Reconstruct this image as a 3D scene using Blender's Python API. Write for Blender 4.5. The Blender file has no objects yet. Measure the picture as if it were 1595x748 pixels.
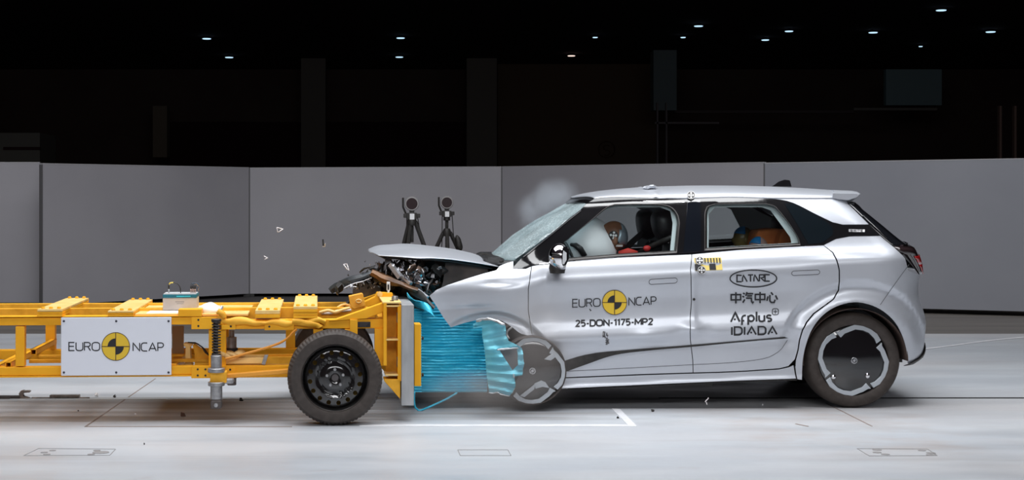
import bpy, bmesh, math, random
from mathutils import Vector, Matrix, noise
from mathutils.geometry import delaunay_2d_cdt
PI = math.pi
SC = bpy.context.scene
COL = SC.collection
F = 2400.0                      # focal length in pixels of the 1595 px wide frame
CZ = 1.49                       # camera height
HX, HY = 635.0, 314.0           # where the camera's axis meets the frame

# ------------------------------------------------------------ camera, world, lights, exposure
cam_d = bpy.data.cameras.new('camera'); cam = bpy.data.objects.new('camera', cam_d); COL.objects.link(cam)
cam.location = (0, 0, CZ); cam.rotation_euler = (PI/2, 0, 0)
cam_d.sensor_width = 36; cam_d.lens = 36*F/1595
cam_d.shift_x = (797.5-HX)/1595; cam_d.shift_y = -(374-HY)/1595
cam_d.clip_end = 400; SC.camera = cam
SC.view_settings.view_transform = 'Standard'; SC.view_settings.look = 'None'
SC.view_settings.gamma = 1; SC.view_settings.use_curve_mapping = False
SC.view_settings.exposure = 0.0
w = bpy.data.worlds.new('hall_dark'); SC.world = w; w.use_nodes = True
w.node_tree.nodes['Background'].inputs[0].default_value = (0.50, 0.36, 0.42, 1)
w.node_tree.nodes['Background'].inputs[1].default_value = 0.075
def area(name, loc, rot, sx, sy, power, col=(1, 1, 1), spread=PI):
    l = bpy.data.lights.new(name, 'AREA'); l.shape = 'RECTANGLE'; l.size = sx; l.size_y = sy
    l.energy = power; l.color = col; l.spread = spread
    o = bpy.data.objects.new(name, l); COL.objects.link(o); o.location = loc; o.rotation_euler = rot
    return o
area('overhead_light', (.5, 11.9, 6.8), (0, 0, 0), 11.5, 3.2, 400, (0.96, 0.98, 1.0), math.radians(130))
area('front_light', (0.2, 8.8, 6.9), (math.radians(20), 0, 0), 11, 1.2, 215, (0.97, 0.98, 1.0), math.radians(120))
area('camera_side_fill', (0.5, 0.0, 5.6), (math.radians(66), 0, 0), 10, 2.0, 150, (0.97, 0.98, 1.0), math.radians(100))  # unseen fill light, added to lift the car flank and cabin
area('partition_fill', (1.0, 17.2, 6.8), (math.radians(28), 0, 0), 22, 1.5, 250, (0.98, 0.98, 1.0), math.radians(110))  # unseen light added to brighten the partition panels

# ------------------------------------------------------------ helpers
def P(px, py, d):
    return Vector(((px-HX)*d/F, d, CZ-(py-HY)*d/F))
_mats = {}
def mat(name, col=(.5, .5, .5), rough=.5, metal=0.0, coat=0.0, emit=None, estr=0, spec=.5, sub=0):
    if name in _mats: return _mats[name]
    m = bpy.data.materials.new(name); m.use_nodes = True
    b = m.node_tree.nodes['Principled BSDF']
    b.inputs['Base Color'].default_value = (*col, 1); b.inputs['Roughness'].default_value = rough
    b.inputs['Metallic'].default_value = metal; b.inputs['Coat Weight'].default_value = coat
    b.inputs['Coat Roughness'].default_value = .06; b.inputs['Specular IOR Level'].default_value = spec
    if emit: b.inputs['Emission Color'].default_value = (*emit, 1); b.inputs['Emission Strength'].default_value = estr
    _mats[name] = m; return m
def noisy(name, c1, c2, scale=5, rough=.5, metal=0, bump=0.0, stretch=(1, 1, 1), lo=.35, hi=.65, coat=0, detail=6, r2=None):
    if name in _mats: return _mats[name]
    m = mat(name, c1, rough, metal, coat); nt = m.node_tree; b = nt.nodes['Principled BSDF']
    tc = nt.nodes.new('ShaderNodeTexCoord'); mp = nt.nodes.new('ShaderNodeMapping'); mp.inputs['Scale'].default_value = stretch
    n = nt.nodes.new('ShaderNodeTexNoise'); n.inputs['Scale'].default_value = scale; n.inputs['Detail'].default_value = detail
    r = nt.nodes.new('ShaderNodeValToRGB')
    r.color_ramp.elements[0].position = lo; r.color_ramp.elements[1].position = hi
    r.color_ramp.elements[0].color = (*c1, 1); r.color_ramp.elements[1].color = (*c2, 1)
    nt.links.new(tc.outputs['Object'], mp.inputs[0]); nt.links.new(mp.outputs[0], n.inputs['Vector'])
    nt.links.new(n.outputs['Fac'], r.inputs[0]); nt.links.new(r.outputs[0], b.inputs['Base Color'])
    if bump:
        bp = nt.nodes.new('ShaderNodeBump'); bp.inputs['Strength'].default_value = bump; bp.inputs['Distance'].default_value = .01
        nt.links.new(n.outputs['Fac'], bp.inputs['Height']); nt.links.new(bp.outputs[0], b.inputs['Normal'])
    return m
def glassy(name, col, trans, rough=.03, milky=0.0):
    m = bpy.data.materials.new(name); m.use_nodes = True; nt = m.node_tree; nt.nodes.clear()
    out = nt.nodes.new('ShaderNodeOutputMaterial'); tr = nt.nodes.new('ShaderNodeBsdfTransparent'); tr.inputs[0].default_value = (*col, 1)
    gl = nt.nodes.new('ShaderNodeBsdfGlossy'); gl.inputs['Roughness'].default_value = rough
    mx = nt.nodes.new('ShaderNodeMixShader'); mx.inputs[0].default_value = 1-trans
    nt.links.new(tr.outputs[0], mx.inputs[1]); nt.links.new(gl.outputs[0], mx.inputs[2]); last = mx
    if milky:
        df = nt.nodes.new('ShaderNodeBsdfDiffuse'); df.inputs[0].default_value = (.72, .82, .84, 1)
        vo = nt.nodes.new('ShaderNodeTexVoronoi'); vo.feature = 'DISTANCE_TO_EDGE'; vo.inputs['Scale'].default_value = 26
        no = nt.nodes.new('ShaderNodeTexNoise'); no.inputs['Scale'].default_value = 4
        tc = nt.nodes.new('ShaderNodeTexCoord')
        nt.links.new(tc.outputs['Object'], vo.inputs['Vector']); nt.links.new(tc.outputs['Object'], no.inputs['Vector'])
        r = nt.nodes.new('ShaderNodeMapRange'); r.inputs[1].default_value = 0; r.inputs[2].default_value = .025
        r.inputs[3].default_value = min(1, milky+.35); r.inputs[4].default_value = milky
        nt.links.new(vo.outputs['Distance'], r.inputs[0])
        r2 = nt.nodes.new('ShaderNodeMapRange'); r2.inputs[1].default_value = .35; r2.inputs[2].default_value = .65
        r2.inputs[3].default_value = .55; r2.inputs[4].default_value = 1.0
        nt.links.new(no.outputs['Fac'], r2.inputs[0])
        mu = nt.nodes.new('ShaderNodeMath'); mu.operation = 'MULTIPLY'
        nt.links.new(r.outputs[0], mu.inputs[0]); nt.links.new(r2.outputs[0], mu.inputs[1])
        m2 = nt.nodes.new('ShaderNodeMixShader'); nt.links.new(mu.outputs[0], m2.inputs[0])
        nt.links.new(mx.outputs[0], m2.inputs[1]); nt.links.new(df.outputs[0], m2.inputs[2]); last = m2
    nt.links.new(last.outputs[0], out.inputs[0]); return m

def tag(o, label=None, cat=None, group=None, kind=None):
    if label: o['label'] = label
    if cat: o['category'] = cat
    if group: o['group'] = group
    if kind: o['kind'] = kind
    return o
def thing(name, label, cat, loc=(0, 0, 0), rz=0, group=None):
    o = bpy.data.objects.new(name, None); COL.objects.link(o); o.location = loc; o.rotation_euler = (0, 0, rz)
    o.empty_display_size = .1
    return tag(o, label, cat, group)
def mesh(name, V, Fc, m, parent=None, smooth=False, world=False, label=None):
    """verts in parent's local space (world=True: world coordinates, converted)"""
    me = bpy.data.meshes.new(name)
    if world and parent is not None:
        inv = WM(parent).inverted(); V = [inv @ Vector(v) for v in V]
    me.from_pydata([tuple(v) for v in V], [], [tuple(f) for f in Fc]); me.update()
    if isinstance(m, (list, tuple)):
        for x in m: me.materials.append(x)
    elif m: me.materials.append(m)
    if smooth:
        for p in me.polygons: p.use_smooth = True
        if smooth != True: me.set_sharp_from_angle(angle=math.radians(smooth))
    o = bpy.data.objects.new(name, me); COL.objects.link(o)
    if parent is not None: o.parent = parent
    if label: o['label'] = label
    return o
def WM(o):
    M = Matrix.LocRotScale(o.location, o.rotation_euler, o.scale)
    return WM(o.parent) @ M if o.parent is not None else M
class G:
    """collects geometry for one mesh"""
    def __init__(s): s.V = []; s.F = []
    def add(s, V, Fc):
        n = len(s.V); s.V += [Vector(v) for v in V]; s.F += [tuple(i+n for i in f) for f in Fc]; return s
    def box(s, a, b, M=None):
        x0, y0, z0 = a; x1, y1, z1 = b
        V = [Vector(p) for p in ((x0, y0, z0), (x1, y0, z0), (x1, y1, z0), (x0, y1, z0), (x0, y0, z1), (x1, y0, z1), (x1, y1, z1), (x0, y1, z1))]
        if M: V = [M @ v for v in V]
        return s.add(V, [(0, 3, 2, 1), (4, 5, 6, 7), (0, 1, 5, 4), (1, 2, 6, 5), (2, 3, 7, 6), (3, 0, 4, 7)])
    def bar(s, a, b, w, h, up=(0, 0, 1)):
        """rectangular bar from a to b; w across, h along up"""
        a = Vector(a); b = Vector(b); d = (b-a).normalized(); r = d.cross(Vector(up)).normalized(); u = r.cross(d)
        V = [p + r*sx*w/2 + u*sz*h/2 for p in (a, b) for sx, sz in ((-1, -1), (1, -1), (1, 1), (-1, 1))]
        return s.add(V, [(0, 1, 2, 3), (7, 6, 5, 4), (0, 4, 5, 1), (1, 5, 6, 2), (2, 6, 7, 3), (3, 7, 4, 0)])
    def tube(s, pts, r, n=10, closed=False):
        pts = [Vector(p) for p in pts]; N = len(pts); V = []
        up = None
        for i, p in enumerate(pts):
            if closed: t = pts[(i+1) % N]-pts[i-1]
            else: t = pts[min(i+1, N-1)]-pts[max(i-1, 0)]
            t = t.normalized() if t.length > 1e-9 else Vector((0, 0, 1))
            if up is None: up = t.orthogonal().normalized()
            up = (up - t*up.dot(t)); up = up.normalized() if up.length > 1e-6 else t.orthogonal().normalized()
            bn = t.cross(up); rr = r[i] if isinstance(r, (list, tuple)) else r
            V += [p + (up*math.cos(2*PI*k/n)+bn*math.sin(2*PI*k/n))*rr for k in range(n)]
        Fc = []
        for i in range(N if closed else N-1):
            j = (i+1) % N
            for k in range(n): Fc.append((i*n+k, i*n+(k+1) % n, j*n+(k+1) % n, j*n+k))
        if not closed: Fc += [tuple(range(n))[::-1], tuple((N-1)*n+k for k in range(n))]
        return s.add(V, Fc)
    def lathe(s, prof, c=(0, 0, 0), axis='y', n=48, closed=False, rf=None, cap=True):
        """prof: list of (r, t) where t runs along the axis; rf(i, k) scales radius"""
        c = Vector(c); V = []
        for i, (r, t) in enumerate(prof):
            for k in range(n):
                a = 2*PI*k/n; q = r*(rf(i, k) if rf else 1)
                x, z = q*math.cos(a), q*math.sin(a)
                V.append(c + (Vector((x, t, z)) if axis == 'y' else Vector((x, z, t)) if axis == 'z' else Vector((t, x, z))))
        m = len(prof); Fc = []
        for i in range(m if closed else m-1):
            j = (i+1) % m
            for k in range(n): Fc.append((i*n+k, i*n+(k+1) % n, j*n+(k+1) % n, j*n+k))
        if not closed and cap:
            if prof[0][0] > 1e-6: Fc.append(tuple(range(n))[::-1])
            if prof[-1][0] > 1e-6: Fc.append(tuple((m-1)*n+k for k in range(n)))
        return s.add(V, Fc)
    def ball(s, c, r, nu=16, nv=10, M=None):
        c = Vector(c); r = Vector(r) if not isinstance(r, (int, float)) else Vector((r, r, r)); V = []
        for i in range(nv+1):
            th = PI*i/nv
            for k in range(nu):
                a = 2*PI*k/nu
                v = Vector((math.sin(th)*math.cos(a)*r.x, math.sin(th)*math.sin(a)*r.y, math.cos(th)*r.z))
                V.append(c + (M @ v if M else v))
        return s.add(V, [(i*nu+k, i*nu+(k+1) % nu, (i+1)*nu+(k+1) % nu, (i+1)*nu+k) for i in range(nv) for k in range(nu)])
    def prism(s, poly, z0f, z1f):
        """poly of points; z0f/z1f map a point to its front/back position"""
        n = len(poly); V = [z0f(p) for p in poly]+[z1f(p) for p in poly]
        return s.add(V, [tuple(range(n)), tuple(range(n, 2*n))[::-1]]+[(i, i+n, (i+1) % n+n, (i+1) % n) for i in range(n)])
    def crumple(s, amp, scale=8, seed=0):
        o = Vector((seed*7.3, seed*3.1, seed*1.7))
        for i, v in enumerate(s.V): s.V[i] = v + noise.noise_vector(v*scale+o)*amp
        return s
    def make(s, name, m, parent=None, smooth=False, world=False, label=None, bevel=0, weld=False, subdiv=0):
        o = mesh(name, s.V, s.F, m, parent, smooth, world, label)
        bm = bmesh.new(); bm.from_mesh(o.data)
        if weld: bmesh.ops.remove_doubles(bm, verts=bm.verts, dist=1e-5)
        bmesh.ops.recalc_face_normals(bm, faces=bm.faces)
        bm.to_mesh(o.data); bm.free()
        if bevel:
            b = o.modifiers.new('bevel', 'BEVEL'); b.width = bevel; b.segments = 2; b.limit_method = 'ANGLE'; b.angle_limit = math.radians(40)
        if subdiv:
            b = o.modifiers.new('sub', 'SUBSURF'); b.levels = subdiv; b.render_levels = subdiv
        return o
def lerp(a, b, t): return a+(b-a)*t
def interp(tab, x):
    if x <= tab[0][0]: return tab[0][1]
    for (x0, y0), (x1, y1) in zip(tab, tab[1:]):
        if x <= x1: return lerp(y0, y1, (x-x0)/(x1-x0))
    return tab[-1][1]
def sinterp(tab, x):
    """monotone-ish smooth (catmull-rom) interpolation"""
    if x <= tab[0][0]: return tab[0][1]
    if x >= tab[-1][0]: return tab[-1][1]
    for i in range(len(tab)-1):
        if x <= tab[i+1][0]:
            x0, y0 = tab[i]; x1, y1 = tab[i+1]; h = x1-x0
            m0 = (y1-tab[i-1][1])/(x1-tab[i-1][0]) if i > 0 else (y1-y0)/h
            m1 = (tab[i+2][1]-y0)/(tab[i+2][0]-x0) if i+2 < len(tab) else (y1-y0)/h
            t = (x-x0)/h; t2 = t*t; t3 = t2*t
            return (2*t3-3*t2+1)*y0+(t3-2*t2+t)*h*m0+(-2*t3+3*t2)*y1+(t3-t2)*h*m1
def sm(a, b, x):
    t = max(0, min(1, (x-a)/(b-a))); return t*t*(3-2*t)
def curve(pts, step=6):
    """catmull-rom densify of 2D polyline (open)"""
    out = []
    for i in range(len(pts)-1):
        p0 = Vector(pts[max(i-1, 0)]); p1 = Vector(pts[i]); p2 = Vector(pts[i+1]); p3 = Vector(pts[min(i+2, len(pts)-1)])
        n = max(1, int((p2-p1).length/step))
        for k in range(n):
            t = k/n
            out.append(tuple(.5*((2*p1)+(p2-p0)*t+(2*p0-5*p1+4*p2-p3)*t*t+(3*p1-p0-3*p2+p3)*t**3)))
    out.append(tuple(pts[-1])); return out
def inside(poly, x, y):
    c = False; n = len(poly); j = n-1
    for i in range(n):
        xi, yi = poly[i]; xj, yj = poly[j]
        if (yi > y) != (yj > y) and x < (xj-xi)*(y-yi)/(yj-yi)+xi: c = not c
        j = i
    return c
def dens(poly, step):
    out = []
    for i, p in enumerate(poly):
        q = poly[(i+1) % len(poly)]; L = math.hypot(q[0]-p[0], q[1]-p[1]); n = max(1, int(round(L/step)))
        for k in range(n): out.append((lerp(p[0], q[0], k/n), lerp(p[1], q[1], k/n)))
    return out
def shrink(poly, g):
    n = len(poly); A = sum(poly[i][0]*poly[(i+1) % n][1]-poly[(i+1) % n][0]*poly[i][1] for i in range(n)); s = 1 if A > 0 else -1
    out = []
    for i in range(n):
        a = Vector(poly[i-1]); b = Vector(poly[i]); c = Vector(poly[(i+1) % n])
        d1 = (b-a); d2 = (c-b)
        if d1.length < 1e-9 or d2.length < 1e-9: out.append(tuple(b)); continue
        d1.normalize(); d2.normalize()
        n1 = Vector((-d1.y, d1.x))*s; n2 = Vector((-d2.y, d2.x))*s; nn = n1+n2
        if nn.length < .3: nn = n1
        nn.normalize(); k = 1/max(.5, nn.dot(n1)); out.append(tuple(b+nn*g*k))
    return out
def tri_region(poly, holes, step, extra=None, margin=.45):
    """2D triangulation of a polygon with holes and a regular interior grid"""
    P2 = []; E = []
    for lp in [poly]+holes:
        n0 = len(P2); P2 += lp; E += [(n0+i, n0+(i+1) % len(lp)) for i in range(len(lp))]
    nb = len(P2)
    segs = [(P2[a], P2[b]) for a, b in E]
    def near(x, y):
        m2 = (step*margin)**2
        for (ax, ay), (bx, by) in segs:
            dx, dy = bx-ax, by-ay; L = dx*dx+dy*dy
            t = 0 if L < 1e-12 else max(0, min(1, ((x-ax)*dx+(y-ay)*dy)/L))
            if (ax+t*dx-x)**2+(ay+t*dy-y)**2 < m2: return True
        return False
    if extra is None:
        xs = [p[0] for p in poly]; ys = [p[1] for p in poly]; extra = []
        x = math.floor(min(xs)/step)*step
        while x < max(xs):
            y = math.floor(min(ys)/step)*step
            while y < max(ys): extra.append((x, y)); y += step
            x += step
    for x, y in extra:
        if inside(poly, x, y) and not any(inside(h, x, y) for h in holes) and not near(x, y): P2.append((x, y))
    r = delaunay_2d_cdt([Vector(p) for p in P2], E, [], 0, 1e-7)
    V = [tuple(v) for v in r[0]]; T = []
    for f in r[2]:
        cx = sum(V[i][0] for i in f)/3; cy = sum(V[i][1] for i in f)/3
        if inside(poly, cx, cy) and not any(inside(h, cx, cy) for h in holes):
            a, b, c = (V[i] for i in f)
            if (b[0]-a[0])*(c[1]-a[1])-(c[0]-a[0])*(b[1]-a[1]) > 0: T.append(tuple(f))
            else: T.append((f[0], f[2], f[1]))
    return V, T
def shell(name, V2, T, fpos, fback, m, parent, fnrm=None, label=None, flip=False):
    """closed sheet: front verts fpos(v2), back verts fback(v2), rim; analytic normals on the front"""
    used = sorted({i for t in T for i in t}); ix = {o: k for k, o in enumerate(used)}
    V2 = [V2[i] for i in used]; T = [tuple(ix[i] for i in t) for t in T]; n = len(V2)
    Fv = [fpos(v) for v in V2]; Bv = [fback(v) for v in V2]
    ed = {}
    for t in T:
        for a, b in ((t[0], t[1]), (t[1], t[2]), (t[2], t[0])): ed[(a, b)] = 1
    Fc = list(T)+[(c+n, b+n, a+n) for a, b, c in T]
    for (a, b) in ed:
        if (b, a) not in ed: Fc.append((b, a, a+n, b+n))
    if flip: Fc = [tuple(reversed(f)) for f in Fc]
    o = mesh(name, Fv+Bv, Fc, m, parent, world=True, label=label)
    me = o.data
    # make orientation outward (first face should look to -Y for the near side)
    for p in me.polygons: p.use_smooth = True
    if fnrm:
        N = [fnrm(v) for v in V2]; nt = len(T); out = []
        R = WM(parent).to_3x3().inverted() if parent is not None else Matrix.Identity(3)
        for p in me.polygons:
            for li in p.loop_indices:
                vi = me.loops[li].vertex_index
                out.append(tuple(R @ N[vi]) if p.index < nt else tuple(p.normal))
        me.normals_split_custom_set(out)
    else: me.set_sharp_from_angle(angle=math.radians(40))
    return o
def grid(name, rows, m, parent=None, smooth=True, world=True, thick=None, label=None, closed_v=False):
    """rows: list of lists of points -> sheet, optional solidify"""
    nr = len(rows); nc = len(rows[0]); V = [p for r in rows for p in r]
    Fc = [(i*nc+j, i*nc+(j+1) % nc, (i+1)*nc+(j+1) % nc, (i+1)*nc+j) for i in range(nr-1) for j in range(nc if closed_v else nc-1)]
    o = mesh(name, V, Fc, m, parent, smooth, world, label)
    if thick:
        s = o.modifiers.new('solid', 'SOLIDIFY'); s.thickness = thick; s.offset = 0
    return o
# stroke lettering
def arc(cx, cy, rx, ry, a0, a1, n=10):
    return [(cx+rx*math.cos(math.radians(lerp(a0, a1, i/n))), cy+ry*math.sin(math.radians(lerp(a0, a1, i/n)))) for i in range(n+1)]
def rbox(x0, y0, x1, y1, r):
    return arc(x1-r, y1-r, r, r, 90, 0, 5)+arc(x1-r, y0+r, r, r, 0, -90, 5)+arc(x0+r, y0+r, r, r, -90, -180, 5)+arc(x0+r, y1-r, r, r, 180, 90, 5)+[(x1-r, y1)]
GL = {
 'E': (.55, [[(.55, 1), (0, 1), (0, 0), (.55, 0)], [(0, .52), (.5, .52)]]),
 'U': (.68, [[(0, 1)]+arc(.25, .25, .25, .25, 180, 270, 5)+arc(.43, .25, .25, .25, 270, 360, 5)+[(.68, 1)]]),
 'R': (.6, [[(0, 0), (0, 1)]+arc(.36, .75, .22, .25, 90, -90, 8)+[(0, .5)], [(.33, .5), (.6, 0)]]),
 'O': (.76, [rbox(0, 0, .76, 1, .3)]),
 'N': (.68, [[(0, 0), (0, 1), (.68, 0), (.68, 1)]]),
 'C': (.62, [[(.62, 1)]+arc(.3, .7, .3, .3, 90, 180, 6)+arc(.3, .3, .3, .3, 180, 270, 6)+[(.62, 0)]]),
 'A': (.76, [[(0, 0), (.38, 1), (.76, 0)], [(.13, .3), (.63, .3)]]),
 'P': (.58, [[(0, 0), (0, 1)]+arc(.34, .72, .24, .28, 90, -90, 8)+[(0, .44)]]),
 '2': (.52, [arc(.25, .74, .25, .26, 160, -20, 9)+[(0, 0), (.52, 0)]]),
 '5': (.5, [[(.48, 1), (.06, 1), (.03, .56)]+arc(.22, .32, .28, .32, 80, -130, 9)]),
 '-': (.3, [[(0, .42), (.3, .42)]]),
 'D': (.64, [[(0, 0), (0, 1), (.3, 1)]+arc(.34, .66, .3, .34, 80, 0, 5)+arc(.34, .34, .3, .34, 0, -80, 5)+[(.3, 0), (0, 0)]]),
 '1': (.24, [[(0, .82), (.22, 1), (.22, 0)]]),
 '7': (.5, [[(0, 1), (.5, 1), (.16, 0)]]),
 'M': (.8, [[(0, 0), (0, 1), (.4, .3), (.8, 1), (.8, 0)]]),
 'I': (.06, [[(.03, 0), (.03, 1)]]),
 'a': (.76, [[(0, 0), (.38, 1), (.76, 0)], [(.26, .26), (.42, .26)]]),       # A with an open bar
 'p': (.5, [[(0, -.35), (0, .66)], arc(.25, .34, .25, .32, 180, -180, 14)]),
 'r': (.34, [[(0, -.35), (0, .42)]+arc(.28, .4, .28, .26, 180, 90, 4)+[(.34, .66)], [(0, .1), (.2, .1)]]),
 'l': (.04, [[(.02, 1.05), (.02, 0)]]),
 'u': (.46, [[(0, .66)]+arc(.23, .22, .23, .22, 180, 360, 8)+[(.46, .66)], [(.46, .66), (.46, 0)]]),
 's': (.4, [[(.38, .58)]+arc(.2, .5, .19, .16, 60, 250, 6)+arc(.2, .17, .2, .17, 80, -130, 6)]),
 'T': (.66, [[(0, 1), (.66, 1)], [(.33, 1), (.33, 0)]]),
 '[': (.6, [[(.6, .95), (0, 1), (0, .02), (.6, 0)]]),
 '/': (.6, [[(0, 0), (0, .5), (.12, .98), (.6, 0)]]),
 'k': (.62, [[(0, 0), (0, .98), (.56, .98), (.62, .6), (.2, .5), (.66, 0)]]),
 '中': (1, [[(.08, .78), (.92, .78), (.92, .32), (.08, .32), (.08, .78)], [(.5, 1), (.5, 0)]]),
 '汽': (1, [[(.06, .92), (.22, .82)], [(0, .64), (.17, .55)], [(.04, .06), (.22, .36)], [(.42, 1), (.3, .66)], [(.36, .85), (.97, .85)],
          [(.42, .66), (.88, .66)], [(.32, .46), (.8, .46), (.82, .15), (.92, .03), (1, .16)]]),
 '心': (1, [[(.03, .2), (.14, .6)], [(.3, .72), (.3, .2), (.42, .05), (.68, .05), (.76, .3)], [(.4, .95), (.58, .72)], [(.8, .68), (.98, .3)]]),
}
def ribbon(pts, wd):
    """mitred ribbon -> quads in 2D"""
    q = [pts[0]]
    for p in pts[1:]:
        if math.hypot(p[0]-q[-1][0], p[1]-q[-1][1]) > 1e-6: q.append(p)
    closed = len(q) > 3 and math.hypot(q[0][0]-q[-1][0], q[0][1]-q[-1][1]) < 1e-4
    if closed: q = q[:-1]
    n = len(q); L = []; R = []
    for i in range(n):
        a = Vector(q[i-1]) if (i > 0 or closed) else None; b = Vector(q[i]); c = Vector(q[(i+1) % n]) if (i < n-1 or closed) else None
        d1 = (b-a).normalized() if a is not None else (c-b).normalized(); d2 = (c-b).normalized() if c is not None else d1
        n1 = Vector((-d1.y, d1.x)); n2 = Vector((-d2.y, d2.x)); nn = n1+n2
        nn = nn.normalized() if nn.length > .2 else n1
        k = min(1.6, 1/max(.3, nn.dot(n1)))*wd/2
        L.append(b+nn*k); R.append(b-nn*k)
    V = [tuple(x) for x in L+R]; Fc = []
    for i in range(n if closed else n-1):
        j = (i+1) % n; Fc.append((i, j, n+j, n+i))
    return V, Fc
def lettering(chars, x, y, h, width, wt, slope=0, gap=.16, lean=0):
    """returns (V2, F) in pixel space: baseline left at (x, y) with y down"""
    tot = sum(GL[c][0]+gap for c in chars)-gap; sx = width/tot; V = []; Fc = []; cx = 0
    for c in chars:
        wc, st = GL[c]
        for s in st:
            pts = [(x+(cx+a)*sx+lean*b*h, y-b*h+slope*((cx+a)*sx)) for a, b in s]
            if h > 8: pts = [q for p0, p1 in zip(pts, pts[1:]) for q in [(lerp(p0[0], p1[0], k/max(1, int(math.hypot(p1[0]-p0[0], p1[1]-p0[1])/3))), lerp(p0[1], p1[1], k/max(1, int(math.hypot(p1[0]-p0[0], p1[1]-p0[1])/3)))) for k in range(max(1, int(math.hypot(p1[0]-p0[0], p1[1]-p0[1])/3)))]]+[pts[-1]]
            v, f = ribbon(pts, wt); n = len(V); V += v; Fc += [tuple(i+n for i in q) for q in f]
        cx += wc+gap
    return V, Fc
# ------------------------------------------------------------ materials
SILVER = noisy('silver_paint', (.52, .545, .595), (.55, .575, .625), 3, .36, .45, coat=.2)
GBLACK = mat('gloss_black', (.008, .008, .009), .08, 0, .6)
MBLACK = noisy('matt_black_plastic', (.012, .011, .010), (.026, .023, .021), 30, .5)
RUBBER = noisy('tyre_rubber', (.034, .026, .022), (.052, .041, .036), 25, .7)
TRIM = mat('interior_trim', (.42, .46, .47), .7)
FABRIC = noisy('black_leather', (.012, .012, .013), (.03, .03, .032), 40, .38)
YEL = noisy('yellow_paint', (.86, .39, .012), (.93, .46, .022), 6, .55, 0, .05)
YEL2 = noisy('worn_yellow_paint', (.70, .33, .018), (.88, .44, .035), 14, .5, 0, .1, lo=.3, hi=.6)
YTOP = noisy('pale_yellow_top', (.80, .52, .16), (.88, .62, .24), 9, .5)  # paler yellow for top plates, shelves and a few small parts
STEEL = noisy('brushed_steel', (.30, .30, .31), (.42, .42, .43), 30, .4, .7)
GALV = noisy('grey_plate_metal', (.33, .34, .35), (.42, .43, .44), 18, .45, .35, .05, stretch=(1, 1, .3))
CHROME = mat('chrome', (.8, .8, .82), .06, 1)
WHITE = mat('white_plastic', (.8, .81, .83), .45)
SIGN = mat('sign_white', (.74, .765, .84), .35)
INK = mat('black_print', (.012, .012, .016), .5)
YDEC = mat('decal_yellow', (.75, .50, .035), .4)
BLUE = noisy('cyan_anodised_sheet', (.02, .44, .66), (.05, .56, .78), 4, .38, .15, 0, stretch=(.5, 1, 3))
BLUE2 = noisy('cyan_sheet_light', (.10, .47, .62), (.18, .58, .70), 7, .4, .3)
FOIL = mat('torn_aluminium_edge', (.75, .77, .8), .3, .8)
DARK = noisy('dark_metal', (.012, .010, .010), (.035, .028, .024), 12, .5, .4)

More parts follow.
